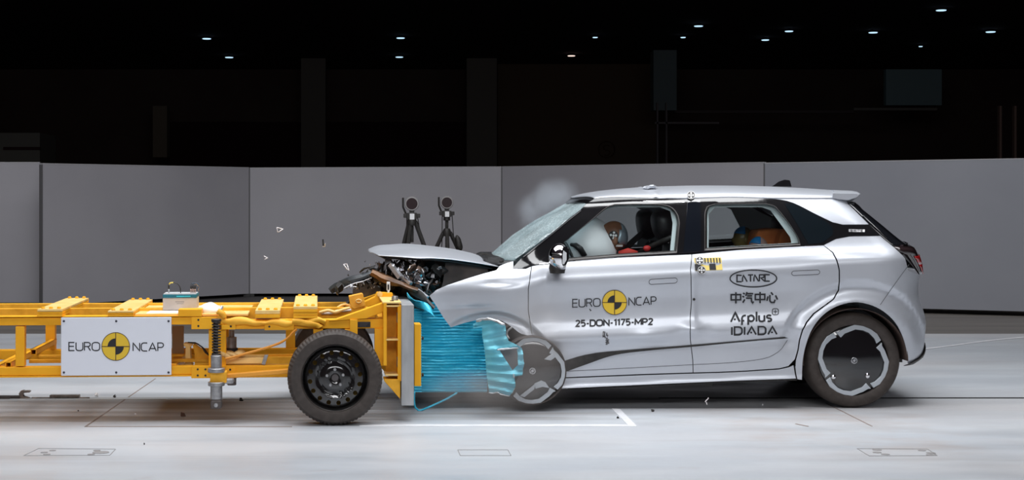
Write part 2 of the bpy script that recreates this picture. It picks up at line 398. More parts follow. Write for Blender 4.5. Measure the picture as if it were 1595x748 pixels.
# ------------------------------------------------------------ floor
def floor_mat():
    m = bpy.data.materials.new('painted_concrete'); m.use_nodes = True; nt = m.node_tree; b = nt.nodes['Principled BSDF']
    tc = nt.nodes.new('ShaderNodeTexCoord')
    def nz(scale, stretch, lo, hi, det=8):
        mp = nt.nodes.new('ShaderNodeMapping'); mp.inputs['Scale'].default_value = stretch
        n = nt.nodes.new('ShaderNodeTexNoise'); n.inputs['Scale'].default_value = scale; n.inputs['Detail'].default_value = det; n.inputs['Roughness'].default_value = .62
        r = nt.nodes.new('ShaderNodeMapRange'); r.inputs[1].default_value = lo; r.inputs[2].default_value = hi
        nt.links.new(tc.outputs['Object'], mp.inputs[0]); nt.links.new(mp.outputs[0], n.inputs['Vector']); nt.links.new(n.outputs['Fac'], r.inputs[0])
        return r.outputs[0]
    def mix(a, col, fac, k=1.0):
        mu = nt.nodes.new('ShaderNodeMath'); mu.operation = 'MULTIPLY'; mu.inputs[1].default_value = k; nt.links.new(fac, mu.inputs[0])
        mx = nt.nodes.new('ShaderNodeMix'); mx.data_type = 'RGBA'; nt.links.new(mu.outputs[0], mx.inputs[0])
        if isinstance(a, tuple): mx.inputs[6].default_value = (*a, 1)
        else: nt.links.new(a, mx.inputs[6])
        mx.inputs[7].default_value = (*col, 1); return mx.outputs[2]
    c = mix((.46, .49, .53), (.51, .51, .525), nz(.5, (.5, 1, 1), .4, .62))
    c = mix(c, (.56, .60, .63), nz(1.2, (.35, 1.6, 1), .5, .75), .6)
    c = mix(c, (.30, .27, .25), nz(1.6, (.16, 2.2, 1), .58, .74), .5)
    c = mix(c, (.33, .24, .21), nz(2.3, (.7, 1.6, 1), .66, .76), .35)
    # streaky grey-brown band along the driving lane
    sp = nt.nodes.new('ShaderNodeSeparateXYZ'); nt.links.new(tc.outputs['Object'], sp.inputs[0])
    def band(lo, hi, ax='Y', w=.12):
        a = nt.nodes.new('ShaderNodeMapRange'); a.interpolation_type = 'SMOOTHSTEP'; a.inputs[1].default_value = lo-w; a.inputs[2].default_value = lo+w
        z = nt.nodes.new('ShaderNodeMapRange'); z.interpolation_type = 'SMOOTHSTEP'; z.inputs[1].default_value = hi-w; z.inputs[2].default_value = hi+w; z.inputs[3].default_value = 1; z.inputs[4].default_value = 0
        nt.links.new(sp.outputs[ax], a.inputs[0]); nt.links.new(sp.outputs[ax], z.inputs[0])
        mu = nt.nodes.new('ShaderNodeMath'); mu.operation = 'MULTIPLY'; nt.links.new(a.outputs[0], mu.inputs[0]); nt.links.new(z.outputs[0], mu.inputs[1]); return mu.outputs[0]
    def both(f, g):
        mu = nt.nodes.new('ShaderNodeMath'); mu.operation = 'MULTIPLY'; nt.links.new(f, mu.inputs[0]); nt.links.new(g, mu.inputs[1]); return mu.outputs[0]
    c = mix(c, (.24, .215, .20), both(band(10.5, 11.5), both(band(-8, 1.4, 'X', .6), nz(2.2, (.10, 3.0, 1), .38, .62))), .75)
    c = mix(c, (.42, .37, .35), both(band(9.0, 11.2, 'Y', .5), both(band(2.0, 3.6, 'X', .4), nz(2.5, (.6, 1, 1), .45, .65))), .6)
    nt.links.new(c, b.inputs['Base Color'])
    rr = nt.nodes.new('ShaderNodeMapRange'); rr.inputs[3].default_value = .28; rr.inputs[4].default_value = .5
    nt.links.new(nz(2, (.4, 1, 1), .35, .65), rr.inputs[0]); nt.links.new(rr.outputs[0], b.inputs['Roughness'])
    return m
FLOOR = floor_mat()
for _m in (YEL, YEL2): _m.node_tree.nodes['Principled BSDF'].inputs['Specular IOR Level'].default_value = .25
def struct(o): o['kind'] = 'structure'; return o
YB = 17.35
def floorpt_(px, py): d = CZ*F/(py-HY); return Vector(((px-HX)*d/F, d, 0))
struct(G().box((-14, -2, -.2), (16, YB, 0)).make('floor', FLOOR))
struct(G().box((-60, YB, -.2), (60, 90, -.004)).make('floor_rear', noisy('dull_brown_floor', (.11, .10, .09), (.16, .145, .13), 1.5, .45, stretch=(.3, 2, 1))))
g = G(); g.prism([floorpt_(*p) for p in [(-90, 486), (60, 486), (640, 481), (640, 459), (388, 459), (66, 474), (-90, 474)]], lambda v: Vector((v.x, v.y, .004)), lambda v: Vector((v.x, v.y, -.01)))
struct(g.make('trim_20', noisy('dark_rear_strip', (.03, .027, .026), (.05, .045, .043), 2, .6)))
WLINE = noisy('white_line_paint', (.62, .63, .66), (.75, .76, .79), 8, .5, stretch=(1, 1, 1))
def floorpt(px, py, z=.001):
    d = (CZ-z)*F/(py-HY); return Vector(((px-HX)*d/F, d, z))
def floor_strip(name, pts, m, h=.002):
    g = G(); g.prism([floorpt(*p) for p in pts], lambda v: Vector((v.x, v.y, h)), lambda v: Vector((v.x, v.y, -.01)))
    return struct(g.make(name, m))
# painted box around the impact point
g = G()
for pts in ([(590, 661.6), (974, 661.6), (992, 664.2), (590, 664.2)], [(953, 637), (965, 637), (992, 664.2), (977.5, 662)], [(590, 661.6), (590, 664.2), (560, 664.4), (560, 662.6)]):
    g.prism([floorpt(*p) for p in pts], lambda v: Vector((v.x, v.y, .0025)), lambda v: Vector((v.x, v.y, -.01)))
struct(g.make('trim_1', WLINE))
SEAM = mat('floor_seam_dark', (.22, .175, .155), .8)
g = G()
for pts in ([(134, 664.2), (455, 664.4), (455, 665.3), (131, 665.1)], [(131, 665.2), (134, 665.2), (243, 590), (241.3, 590)],
            [(1286, 628.5), (1288, 628.5), (1359.5, 664.2), (1357, 664.2)], [(1240, 660), (1260, 664), (1258, 664.8), (1238, 660.7)]):
    g.prism([floorpt(*p) for p in pts], lambda v: Vector((v.x, v.y, .0018)), lambda v: Vector((v.x, v.y, -.01)))
struct(g.make('trim_2', SEAM))
# tow cable channel: a black slot along the lane
g = G(); a = floorpt(1300, 620.3); g.box((-14, a.y-.02, -.01), (16, a.y+.035, .0022)); struct(g.make('trim_3', mat('slot_black', (.012, .012, .013), .6)))
a2 = floorpt(100, 620.8)
g = G().box((-14, a2.y-.06, -.01), (1.9, a2.y+.05, .003)); struct(g.make('trim_4', noisy('slot_cover_grey', (.30, .31, .32), (.46, .48, .5), 3, .5, stretch=(.5, 1, 1))))
# curved white line at the rear right
cv = curve([(1425, 544.5), (1480, 538), (1540, 530), (1600, 524.5), (1680, 521)], 10)
rows = [[floorpt(x, y, .003), floorpt(x, y+1.6, .003)] for x, y in cv]
struct(grid('trim_5', rows, WLINE, smooth=False, world=False, thick=.002))
# access plates let into the floor
def hatch(name, pts, holes):
    g = G()
    q = pts+[pts[0]]
    for (x0, y0), (x1, y1) in zip(q, q[1:]): g.bar(floorpt(x0, y0, .001), floorpt(x1, y1, .001),   .0035, .003)
    for x, y, r in holes:
        c = floorpt(x, y); g.lathe([(0, .0025), (r, .0025), (r, -.005)], (c.x, c.y, 0), 'z', 14)
    struct(g.make(name, mat('hatch_dark', (.27, .26, .26), .7)))
hatch('trim_6', [(37, 710), (60, 699), (180, 700), (171, 709.5)], [(69, 705, .022), (73, 708, .022), (82, 702, .02), (151, 702, .022), (142, 708, .022), (157, 705, .05)])
hatch('trim_7', [(1335, 699), (1354, 710.5), (1460, 710), (1445, 700)], [(1366, 701, .028), (1366, 705, .026), (1379, 708, .026), (1436, 702, .024), (1450, 706, .028), (1450, 709, .028)])
hatch('trim_8', [(713, 701), (717, 710), (796, 710), (791, 701)], [])

# ------------------------------------------------------------ the dark hall
HALL = noisy('hall_wall_dark', (.16, .11, .10), (.20, .15, .13), .3, .9)
HALL2 = mat('hall_opening', (.07, .03, .035), .9)
HCOL = mat('hall_column', (.32, .30, .27), .9)
def hbox(x0, y0, x1, y1, d, t=.8):
    a = P(x0, y1, d); b = P(x1, y0, d); return (a.x, d, a.z), (b.x, d+t, b.z)
struct(G().box((-60, 76, 0), (60, 76.5, 9)).make('wall_back', HALL))
struct(G().box((-60.5, YB, 0), (-60, 76.5, 9)).make('wall_left', HALL))
struct(G().box((60, YB, 0), (60.5, 76.5, 9)).make('wall_right', HALL))
struct(G().box((-60, 4, 8.0), (60, 76.5, 8.3)).make('ceiling', mat('ceiling_dark', (.10, .07, .09), .9)))
n = 9
def hs(px0, py0, px1, py1, d, m, t=.8):
    global n
    a, b = hbox(px0, py0, px1, py1, d, t)
    if a[2] < 0: a = (a[0], a[1], -.004)
    struct(G().box(a, b).make('trim_%d' % n, m)); n += 1
hs(469, 82, 507, 380, 70, HCOL); hs(727, 82, 774, 380, 70, HCOL); hs(238, 165, 260, 245, 70, mat('hall_beige', (.40, .34, .26), .9))
hs(260, 190, 470, 380, 74, HALL2, .5); hs(508, 190, 726, 380, 74, HALL2, .5)
hs(775, 100, 1022, 380, 73, mat('hall_brown_panel', (.24, .17, .12), .9), .5)
hs(1018, 78, 1054, 172, 62, mat('hall_teal_column', (.30, .38, .40), .9))
hs(1380, 108, 1467, 164, 62, mat('hall_teal_board', (.40, .58, .62), .9), .3)
hs(1330, 168, 1460, 172, 61, HCOL, .2); hs(1050, 172, 1330, 176, 64, mat('hall_beam', (.2, .16, .16), .9), .2)
hs(-60, 207, 62, 262, 45, mat('hall_cabin', (.28, .28, .25), .9), 2); hs(5, 229, 62, 233.5, 44.9, HALL2, .1)
for x in (1557, 1580): hs(x, 165, x+3.5, 255, 40, mat('scaffold_brown', (.35, .24, .2), .7), .15)
for x in (1023, 1037): hs(x, 160, x+2.5, 262, 55, mat('rack_grey', (.3, .28, .3), .7), .15)
hs(1020, 190, 1120, 193, 55, _mats['rack_grey'], .1)
# round emblem with an S painted on the back wall
g = G(); c = P(945, 233, 72.9); g.tube([c+Vector((math.cos(a)*.38, 0, math.sin(a)*.38)) for a in [2*PI*k/28 for k in range(28)]], .03, 6, True)
V, Fc = lettering('s', 940, 242, 24, 10, 2.2); g.add([P(x, y, 72.9) for x, y in V], Fc)
struct(g.make('trim_%d' % n, mat('emblem_brown', (.16, .09, .05), .9)))

LMP = mat('lamp_glow', (.9, .95, 1), .5, emit=(.55, .82, 1.0), estr=1.1)
LMPW = mat('lamp_glow_warm', (1, .9, .85), .5, emit=(1.0, .78, .68), estr=1.1)
LHOUS = mat('lamp_housing', (.03, .03, .03), .6)
lamps = [(322, 61.5, 14, 'leftmost ceiling lamp, the upper of the pair above the left partition'), (357, 90.5, 13, 'lowest of the two lamps at the left of the hall ceiling'),
 (624, 60.5, 13, 'upper of the two lamps stacked in the middle of the ceiling'), (622, 90, 12, 'lower of the two lamps stacked in the middle of the ceiling'),
 (890, 88, 12, 'warm orange-white ceiling lamp, the only warm one, above the windscreen'), (927, 59.5, 8, 'small dim white ceiling lamp right of and above the warm lamp'),
 (1064, 59.5, 8, 'small dim white lamp just below left of the bluish lamp over the car roof'), (1088, 42, 14, 'bluish ceiling lamp above the middle of the car roof'),
 (1192, 63.5, 12, 'faint bluish ceiling lamp, lower left of its brighter neighbour above the rear door'), (1229, 50, 13, 'bright bluish ceiling lamp above the car rear window'),
 (1360, 52, 14, 'bluish ceiling lamp above the lit teal board'), (1434, 73.5, 6, 'tiny faint lamp, the smallest on the right of the ceiling'),
 (1466, 17.5, 16, 'topmost and largest ceiling lamp at the upper right'), (1543, 51, 15, 'rightmost ceiling lamp near the edge of the frame')]
for i, (px, py, wd, lb) in enumerate(lamps):
    d = (7.86-CZ)*F/(HY-py); c = P(px, py, d); r = wd*d/F/2
    t = thing('ceiling_lamp', lb, 'ceiling lamp', (c.x, c.y, 8.0), group='lamps on the dark hall ceiling')
    G().lathe([(0, -.02), (r*.7, -.04), (r*.95, -.1), (r*.95, -.1), (0, -.1)], (0, 0, 0), 'z', 20).make('housing', LHOUS, t, 40)
    h = .02*d/60+.01
    G().lathe([(r*.92, -.1), (r, -.105), (r*.9, -.105-h*.8), (0, -.105-h)], (0, 0, 0), 'z', 20).make('lamp_shade', LMPW if i == 4 else LMP, t, 40)

# ------------------------------------------------------------ free-standing partition panels
PGREY = noisy('partition_grey', (.35, .345, .375), (.38, .375, .405), .8, .42)
PGREY2 = noisy('partition_grey_cool', (.255, .265, .30), (.28, .29, .325), .8, .42)
def partition(x0, b0, x1, b1, h0, h1, label, m, lift=.05):
    A = floorpt(x0, b0, 0); B = floorpt(x1, b1, 0)
    t = thing('partition_panel', label, 'partition', tuple(A), group=None)
    d = B-A; nrm = Vector((-d.y, d.x, 0)).normalized(); L = d.length
    V = [Vector((0, 0, lift)), d+Vector((0, 0, lift)), d+Vector((0, 0, h1)), Vector((0, 0, h0))]
    g = G(); V = V+[v+nrm*.07 for v in V]
    g.add(V, [(0, 1, 2, 3), (7, 6, 5, 4), (0, 4, 5, 1), (1, 5, 6, 2), (2, 6, 7, 3), (3, 7, 4, 0)])
    g.make('board', m, t)
    e = G(); e.add([v+Vector((0, 0, -.004)) for v in V[3:4]], []) if 0 else None
    u = d.normalized()
    for k, s in enumerate((.02, L-.05)):
        f = G(); p = u*s; f.box((p.x-.05, p.y-.0, 0), (p.x+.05, p.y+.45, lift+.0)); f.make('foot', LHOUS, t)
    f = G(); f.bar(Vector((0, 0, h0+.004))+nrm*.035, d+Vector((0, 0, h1+.004))+nrm*.035, .075, .012); f.make('top_edge', mat('panel_edge', (.42, .42, .44), .5), t)
    for p in (Vector((0, 0, 0)), d):
        f = G(); f.bar(p+nrm*.035-nrm*.002+Vector((0, 0, lift)), p+nrm*.033+Vector((0, 0, (h0 if p.length == 0 else h1)-.01)), .010, .074, up=tuple(nrm)); f.make('side_edge', mat('panel_edge_dark', (.12, .12, .125), .5), t)
    return t
partition(-90, 477.6, 62, 477.6, 2.04, 2.04, 'grey partition panel at the far left edge, cut off by the frame', PGREY, .055)
partition(66, 482, 388, 462.5, 2.01, 2.015, 'grey partition panel angled back from the left, behind the yellow trolley frame', PGREY)
partition(389, 462.5, 781, 462, 2.01, 2.03, 'wide grey partition panel straight across behind the two black tripods', PGREY)
partition(782, 462, 1190, 481, 2.03, 2.03, 'grey partition panel directly behind the windscreen and roof of the car', PGREY)
partition(1191, 481, 1720, 496, 2.02, 2.05, 'bluish grey partition panel at the right, behind the tail of the car', PGREY2, .06)

# ------------------------------------------------------------ tripods and what stands on them
def tripod(px, pyhead, d, label, bag, spread, hub_py, crouch):
    base = Vector(((px-HX)*d/F, d, 0)); k = d/F
    t = thing('camera_tripod', label, 'tripod', tuple(base))
    zt = CZ-(pyhead-HY)*k       # platform height
    zh = CZ-(hub_py-HY)*k       # leg hub
    G().tube([(0, 0, zh-.25), (0, 0, zt-.09)], .022, 10).make('centre_column', MBLACK, t, 40)
    G().lathe([(0, zh-.05), (.05, zh-.05), (.06, zh), (.04, zh+.05), (0, zh+.05)], (0, 0, 0), 'z', 14).make('hub', MBLACK, t, 40)
    h = G(); h.box((-.06, -.04, zt-.10), (.06, .05, zt-.02)); h.box((-.10, -.03, zt-.08), (-.05, .03, zt-.03)); h.box((.05, -.03, zt-.08), (.10, .03, zt-.03))
    h.tube([(0, 0, zt-.15), (0, 0, zt-.1)], .045, 12)
    h.make('tilt_head', MBLACK, t, bevel=.006)
    G().box((-.025, -.055, zt-.10), (.03, -.045, zt-.03)).make('plate_label', WHITE, t)
    G().tube([(-.06, .02, zt-.06), (-.105, .03, zt+.05), (-.105, .03, zt+.16)], .012, 8).make('pan_handle', MBLACK, t, 40)
    for a in spread:
        f = Vector((a[0], a[1], 0)); s = Vector((a[0]*.08, a[1]*.08, zh)); mid = s.lerp(f, .5)
        g = G(); g.tube([s, mid], .026, 8); g.tube([mid, f+Vector((0, 0, .02))], .017, 8)
        q = G(); g.make('leg', MBLACK, t, 40)
        g = G(); g.tube([s.lerp(f, .46), s.lerp(f, .54)], .034, 8); g.make('leg_clamp', MBLACK, t, 40)
    for a, b in ((-.06, -.10), (.07, .35)):
        G().tube([(a, .03, zt-.08), (a*1.2+.01, .05, zh-.1), (lerp(a, b, .6), .06, zh-.5), (b*1.6, .1, .02)], .006, 6).make('cable', MBLACK, t, 40)
    if bag:
        g = G(); g.ball((.15, -.03, zh-.14), (.045, .04, .11), 14, 10, Matrix.Rotation(-.35, 3, 'Y')).crumple(.02, 9, 3); g.make('sand_bag', MBLACK, t, True)
    c = thing('round_camera_lamp', 'round dark lens lamp with a pale rim on the %s tripod' % ('left' if not bag else 'right'), 'camera', (base.x, base.y, zt), group=None)
    G().lathe([(.0, .10), (.075, .10), (.082, .05), (.086, -.03), (.078, -.045), (.064, -.045)], (0, 0, .088), 'y', 32).make('housing', mat('pale_rim', (.30, .29, .29), .4), c, 40)
    G().lathe([(.068, -.046), (.066, -.03), (.0, -.025)], (0, 0, .088), 'y', 32).make('lens', mat('lens_dark', (.018, .006, .008), .25), c, 40)
    G().lathe([(.02, -.028), (.012, -.036), (0, -.037)], (0, 0, .088), 'y', 20).make('lens_centre', mat('lens_red', (.05, .015, .015), .25), c, 40)
    G().box((-.03, -.02, -.018), (.03, .05, .008)).make('mounting_foot', MBLACK, c, bevel=.003)
    return t
tripod(641.5, 329, 18.4, 'black tripod standing left of its twin, column retracted, in front of the grey partition', False, [(-.34, .05), (-.16, -.18), (.5, .0)], 345, False)
tripod(696, 326, 20.3, 'black tripod with raised centre column and a dark bag on its right leg', True, [(-.55, -.02), (.03, -.3), (.55, .05)], 362, True)
# ------------------------------------------------------------ the car body surface
YM = 11.95; K11 = 216.2
PROF = [(-.2, .10), (.08, .07), (.14, .045), (.175, .018), (.21, .030), (.26, .034), (.40, .030), (.455, .028), (.50, .016), (.545, -.002), (.60, .002), (.68, .020),
        (.80, .024), (.88, .012), (.95, .002), (1.0, .006), (1.06, .030), (1.11, .062), (1.16, .088), (1.3, .152), (1.45, .232), (1.52, .275), (1.60, .36), (1.7, .5)]
XB = (1077-HX)/K11
SIL = [(300, 1336), (385, 1428), (411, 1434), (428, 1433), (442, 1431), (460, 1431), (480, 1437), (500, 1443), (525, 1443), (540, 1442), (557, 1438), (568, 1424), (600, 1400)]
def XR(Z):                                   # rear end of the body at the centre line
    py = HY-(Z-CZ)*K11*.985
    return (sinterp(SIL, py)-HX)/208.0
WR = ((1331-HX)/K11, CZ-(562-HY)/K11)         # rear wheel centre
WFR = ((760-HX)/K11, CZ-(590-HY)/K11)         # old centre of the front arch
RC, NC_ = .45, 2.5
def S(X, Z):
    zc = Z-.047*(X-XB)
    y = 11.0+sinterp(PROF, zc)
    # lower body styling fades out towards the tail
    if X > 2.7: 
        f = sm(2.7, 3.1, X)*(1-sm(.98, 1.06, zc)); y = lerp(y, 11.0+.012*sm(.75, .2, zc)*4, f)
    for (cx_, cz_), on in ((WR, 1), (WFR, 1)):
        r = math.hypot(X-cx_, Z-cz_)*K11; a = math.atan2(Z-cz_, X-cx_)
        wgt = sm(.05, .55, math.sin(a))
        if cx_ == WFR[0]: r += 18; 
        y += wgt*.026*sm(128, 117, r)-wgt*.026*sm(112, 93, r)
    # arch lip just in front of the rear wheel
    t = (X-(XR(Z)-RC))/RC
    if t > 0:
        t = min(t, 1); y += (YM-11.0)*(1-(max(0, 1-t**NC_))**(1/NC_))
    # front wing sprung outwards, folded skin
    if X < 1.0: 
        f = sm(.95, .15, X); y -= .21*f*f
    if X < 1.1: y += sm(1.02, .62, X)*.60*.03*math.log(1+math.exp(min(30, (Z-.87)/.03)))
    # buckles from the impact
    def gb(px, py, sx, sy, a):
        x = (px-HX)/K11; z = CZ-(py-HY)/K11
        return a*math.exp(-((X-x)*K11/sx)**2-((Z-z)*K11/sy)**2)
    y += gb(1077, 512, 16, 9, -.016)+gb(1062, 523, 18, 10, .012)+gb(1094, 520, 12, 14, .010)+gb(1000, 522, 16, 8, -.006)+gb(1077, 470, 5, 40, -.006)
    y += gb(1020, 535, 22, 6, .008)+gb(850, 470, 16, 40, .012)+gb(800, 470, 22, 8, -.006)+gb(848, 440, 6, 40, -.006)
    if X < .9: y += gb(775, 440, 30, 5, .012)+gb(735, 478, 30, 5, .014)
    return y
def SN(X, Z):
    e = .006; a = (S(X+e, Z)-S(X-e, Z))/(2*e); b = (S(X, Z+e)-S(X, Z-e))/(2*e)
    return Vector((a, -1, b)).normalized()
def onS(px, py, off=0):
    d = 11.1
    for _ in range(7):
        X = (px-HX)*d/F; Z = CZ-(py-HY)*d/F; d = S(X, Z)+off
    return (X, Z)
def S3(px, py, off=0):
    X, Z = onS(px, py, off); return Vector((X, S(X, Z)+off, Z))
def mir(v): return Vector((v.x, 2*YM-v.y, v.z))
car = thing('car', 'crashed white-silver hatchback with a crumpled front, pressed into the blue barrier', 'car', ((1080-HX)/K11, YM, 0))
def panel(name, outline, m, off=0, step=.028, holes=[], gap=.0028, thick=.004, far=True, near=True, label=None, world=False, farmat=None, parent=None, extra=None, farname=None):
    """outline in photo pixels (or world X,Z) laid on the body surface"""
    pts = outline if world else [onS(*p) for p in outline]
    hl = [h if world else [onS(*p) for p in h] for h in holes]
    if gap: pts = shrink(pts, gap)
    pts = dens(pts, step); hl = [dens(h, step) for h in hl]
    V, T = tri_region(pts, hl, step, extra)
    par = parent or car; o = None
    if near:
        o = shell(name, V, T, lambda v: Vector((v[0], S(*v)+off, v[1])), lambda v: Vector((v[0], S(*v)+off+thick, v[1])), m, par, lambda v: SN(*v), label)
    if far:
        def fn(v): 
            q = SN(*v); return Vector((q.x, -q.y, q.z))
        shell(farname or name, V, T, lambda v: mir(Vector((v[0], S(*v)+off, v[1]))), lambda v: mir(Vector((v[0], S(*v)+off+thick, v[1]))), farmat or m, car, fn, None, flip=True)
    return o
# --- outlines (photo pixels on the near flank)
ARCHF = curve([(702, 511), (718, 505.5), (735, 501), (752, 497.5), (768, 497), (782, 501), (797, 510), (812, 521), (829, 524)], 6)
fender = [(668, 461), (680, 451), (697, 443.5), (714, 438), (732, 432), (752, 426), (773, 420.5), (778, 414), (789, 409.5), (800, 406.5), (800, 418), (819, 418.5), (828, 414.6), (826, 429), (823, 450), (823, 485), (829, 524)]+ARCHF[::-1][1:]+[(690, 495), (679, 477)]
panel('front_wing', fender, SILVER, far=False, step=.016)
panel('front_wing', [(690, 470), (700, 442), (732, 432), (775.4, 421), (780, 416.5), (798, 415), (801, 418.5), (828, 414.6), (826, 429), (823, 450), (823, 485), (829, 524), (800, 500), (760, 490), (720, 500), (700, 520)], SILVER, near=False)
bseam = [(1077.5, 396), (1075.5, 420), (1077, 470), (1075, 500), (1075, 517), (1079, 560), (1079.7, 581)]
fdoor = [(828, 414.6), (835, 413.2), (888, 407), (962, 401)]+bseam+[(1000, 583.5), (940, 586), (880, 588.5), (876, 566), (866, 545), (848, 530), (829, 524), (823, 485), (823, 450), (826, 429)]
panel('front_door', fdoor, SILVER, far=False, step=.015)
panel('front_door', fdoor, SILVER, near=False, step=.03)
rdoor = [(1077.5, 396), (1150, 389), (1245, 383.5), (1258.5, 383), (1283, 382), (1297, 394), (1303, 406), (1307, 421), (1307, 438), (1305.7, 452), (1298, 466), (1283, 477), (1267, 488.6), (1256, 502), (1249.5, 514.6), (1245, 530), (1242.5, 546), (1238.5, 560), (1232, 567), (1228, 571), (1214, 574.5), (1163.5, 578), (1120, 580), (1079.7, 581)]+bseam[::-1][1:-1]
panel('rear_door', rdoor, SILVER, far=False, step=.015)
panel('rear_door', rdoor, SILVER, near=False, step=.03)
# rear quarter in world coordinates so that it can wrap round to the centre line
archR = curve([(1249, 590), (1250.5, 560), (1256, 535), (1266, 511), (1282, 491), (1303, 477.5), (1329, 471), (1354, 474.5), (1376, 485), (1394, 502), (1405, 522), (1412, 545), (1414, 566)], 6)
def zpy(py, k=.985): return CZ-(py-HY)/(K11*k)
rearedge = []
pyy = 431
while pyy <= 560: rearedge.append((XR(zpy(pyy)), zpy(pyy))); pyy += 6
top = [onS(*p) for p in [(1283, 382), (1302, 372.5), (1322.8, 368.5), (1345, 367.5), (1371, 367.5), (1386, 380), (1400, 392.5), (1410, 403)]]
zt_ = zpy(431)
mid_lamp = [(XR(zt_)-RC*.55, lerp(top[-1][1], zt_, .62)), (XR(zt_)-RC*.25, lerp(top[-1][1], zt_, .9))]
bot = [(XR(zpy(560))-.03, zpy(565)), (XR(zpy(560))-.2, zpy(567))]
frontq = [onS(*p) for p in [(1249, 592), (1242, 591), (1239, 572), (1240, 561), (1244, 546), (1246.5, 530), (1251, 515), (1257.5, 502.8), (1268.3, 489.6), (1284.3, 478), (1299.4, 466.6), (1307.2, 452.4), (1308.4, 438), (1308.4, 421), (1304.4, 405.5), (1298.2, 393.2)]]
quarter = top+mid_lamp+rearedge+bot+[onS(*p) for p in archR[::-1]]+frontq
ext = []
z = .25
while z < 1.3:
    xr = XR(z); k = 0
    x = 2.7
    while x < xr-RC: ext.append((x, z)); x += .028
    for k in range(1, 22):
        th = PI/2*k/22; ext.append((xr-RC+RC*math.sin(th)**(2/NC_)*.999, z))
    z += .028
panel('rear_quarter', quarter, SILVER, world=True, extra=ext, step=.03, gap=.0)
# bumper trim at the lower rear corner (dark grey)
rows = []
for k in range(9):
    py = 530+36*k/8; z_ = zpy(py); xr = XR(z_)+.012; th0 = lerp(84, 22, (k/8)**.8); row = []
    for q in range(31):
        th = math.radians(lerp(th0, 90, q/30)); row.append(Vector((xr-RC+RC*math.sin(th)**(2/NC_), min(YM, S(min(XR(z_)-1e-5, xr-.012-RC+RC*math.sin(th)**(2/NC_)), z_)-.010), z_)))
    row += [mir(p) for p in row[::-1][1:]]
    rows.append(row)
grid('rear_bumper_trim', rows, MBLACK, car, True, thick=.004)
# sill
sill = [(870, 589), (880, 589.5), (940, 587), (1000, 584.6), (1079, 582), (1120, 581), (1163.5, 579), (1214, 575.5), (1229, 572.2), (1236, 569), (1240, 590), (1143, 593.5), (1031, 598.5), (931, 603), (872, 606)]
panel('side_sill', sill, SILVER, gap=.001)
panel('sill_underside', [(885, 605.5), (978, 602.5), (1143, 594.5), (1244, 590.5), (1244, 594), (1143, 597.5), (978, 606.5), (885, 608)], MBLACK, off=.05, gap=0)
# black spear and lower seam on the doors
spear = curve([(880, 562), (899, 556), (928, 550), (981, 545), (1075, 537.6), (1150, 531.5), (1222, 525.2)], 10)+[(1227, 527)]+curve([(1193, 529.6), (1134, 535), (1075, 540.6), (1016, 545.6), (958, 553), (913.5, 567.6), (882, 579)], 10)
panel('door_moulding', spear, MBLACK, off=-.006, gap=0, thick=.01)
SEAMM = mat('seam_shadow', (.10, .10, .11), .7)
def line_on(name, pts, wpx, m, off=-.0015, parent=None, closed=False, densify=8):
    if densify: pts = dens(pts, densify)[:None if closed else -1] if closed else [q for a, b in zip(pts, pts[1:]) for q in dens([a, b], densify)[:max(1, len(dens([a, b], densify))//2)]]+[pts[-1]]
    V, Fc = ribbon(pts+([pts[0]] if closed else []), wpx)
    return G().add([S3(x, y, off) for x, y in V], Fc).make(name, m, parent or car, world=True)
line_on('door_lower_seam', curve([(884, 578.5), (980, 573.5), (1075, 568.5), (1140, 565), (1187, 559.5), (1205, 553), (1218, 543), (1226.5, 530)], 8), .8, SEAMM)
line_on('bumper_seam', curve([(1416, 412), (1400, 434), (1385, 455), (1371, 475)], 8), .9, SEAMM)
def handle(x0, y0, x1, y1, sl):
    pts = rbox(x0, y0, x1, y1, 4); w_ = x1-x0
    pts = [(x, y+sl*(x-x0)) for x, y in pts][:-1]
    o = panel('door_handle', pts, SILVER, off=-.003, gap=.003, thick=.01, far=False)
    line_on('handle_outline', pts, 1.0, SEAMM, closed=True, densify=0)
handle(1011, 435.5, 1055, 443.5, -.06); handle(1233, 422.5, 1277, 429.5, -.045)

# --- black greenhouse frames with window openings
win_f = [(862, 402.5), (878, 377.5)]+curve([(878, 377.5), (915, 348), (940, 327), (948, 321.5), (958, 318.8)], 7)[1:]+curve([(958, 318.8), (995, 318.2), (1030, 319), (1046, 324), (1055, 335.5), (1057.5, 348)], 6)[1:]+[(1053, 392.5), (962, 398.2), (888, 404.3)]
win_r = [(1098.5, 388.5), (1098.6, 334)]+curve([(1098.6, 334), (1102, 322.7), (1114.5, 318)], 4)[1:]+curve([(1150, 317.6), (1194, 318), (1208, 322.5)], 6)+curve([(1208, 322.5), (1226, 344), (1243, 370), (1246, 380.8)], 6)[1:]
win_q = [(1221, 317), (1235, 317.5), (1271, 335.5), (1292, 349), (1297, 356), (1297, 366), (1280, 378.5), (1259, 380), (1240, 347)]
frame = [(798, 418), (812, 402.5)]+curve([(812, 402.5), (838, 381), (862, 361), (885, 341.5), (904, 327), (914, 317), (925, 310.5), (935, 308.3)], 8)[1:]+curve([(962, 307.3), (1010, 308.8), (1071, 309.6), (1143, 308), (1204.5, 310), (1235, 316), (1271, 334), (1297, 346.6), (1312.5, 350.2), (1353, 349.8)], 10)+[(1372, 367.2), (1322.8, 368), (1302, 372), (1283, 381.5), (1258.5, 382.5), (1245, 383), (1150, 388.7), (1077, 395.3), (962, 400.5), (888, 406.5), (834, 412.7), (828, 414.2), (819, 418)]
panel('window_frame', frame, GBLACK, off=-.003, holes=[win_f, win_r], gap=0, thick=.012)
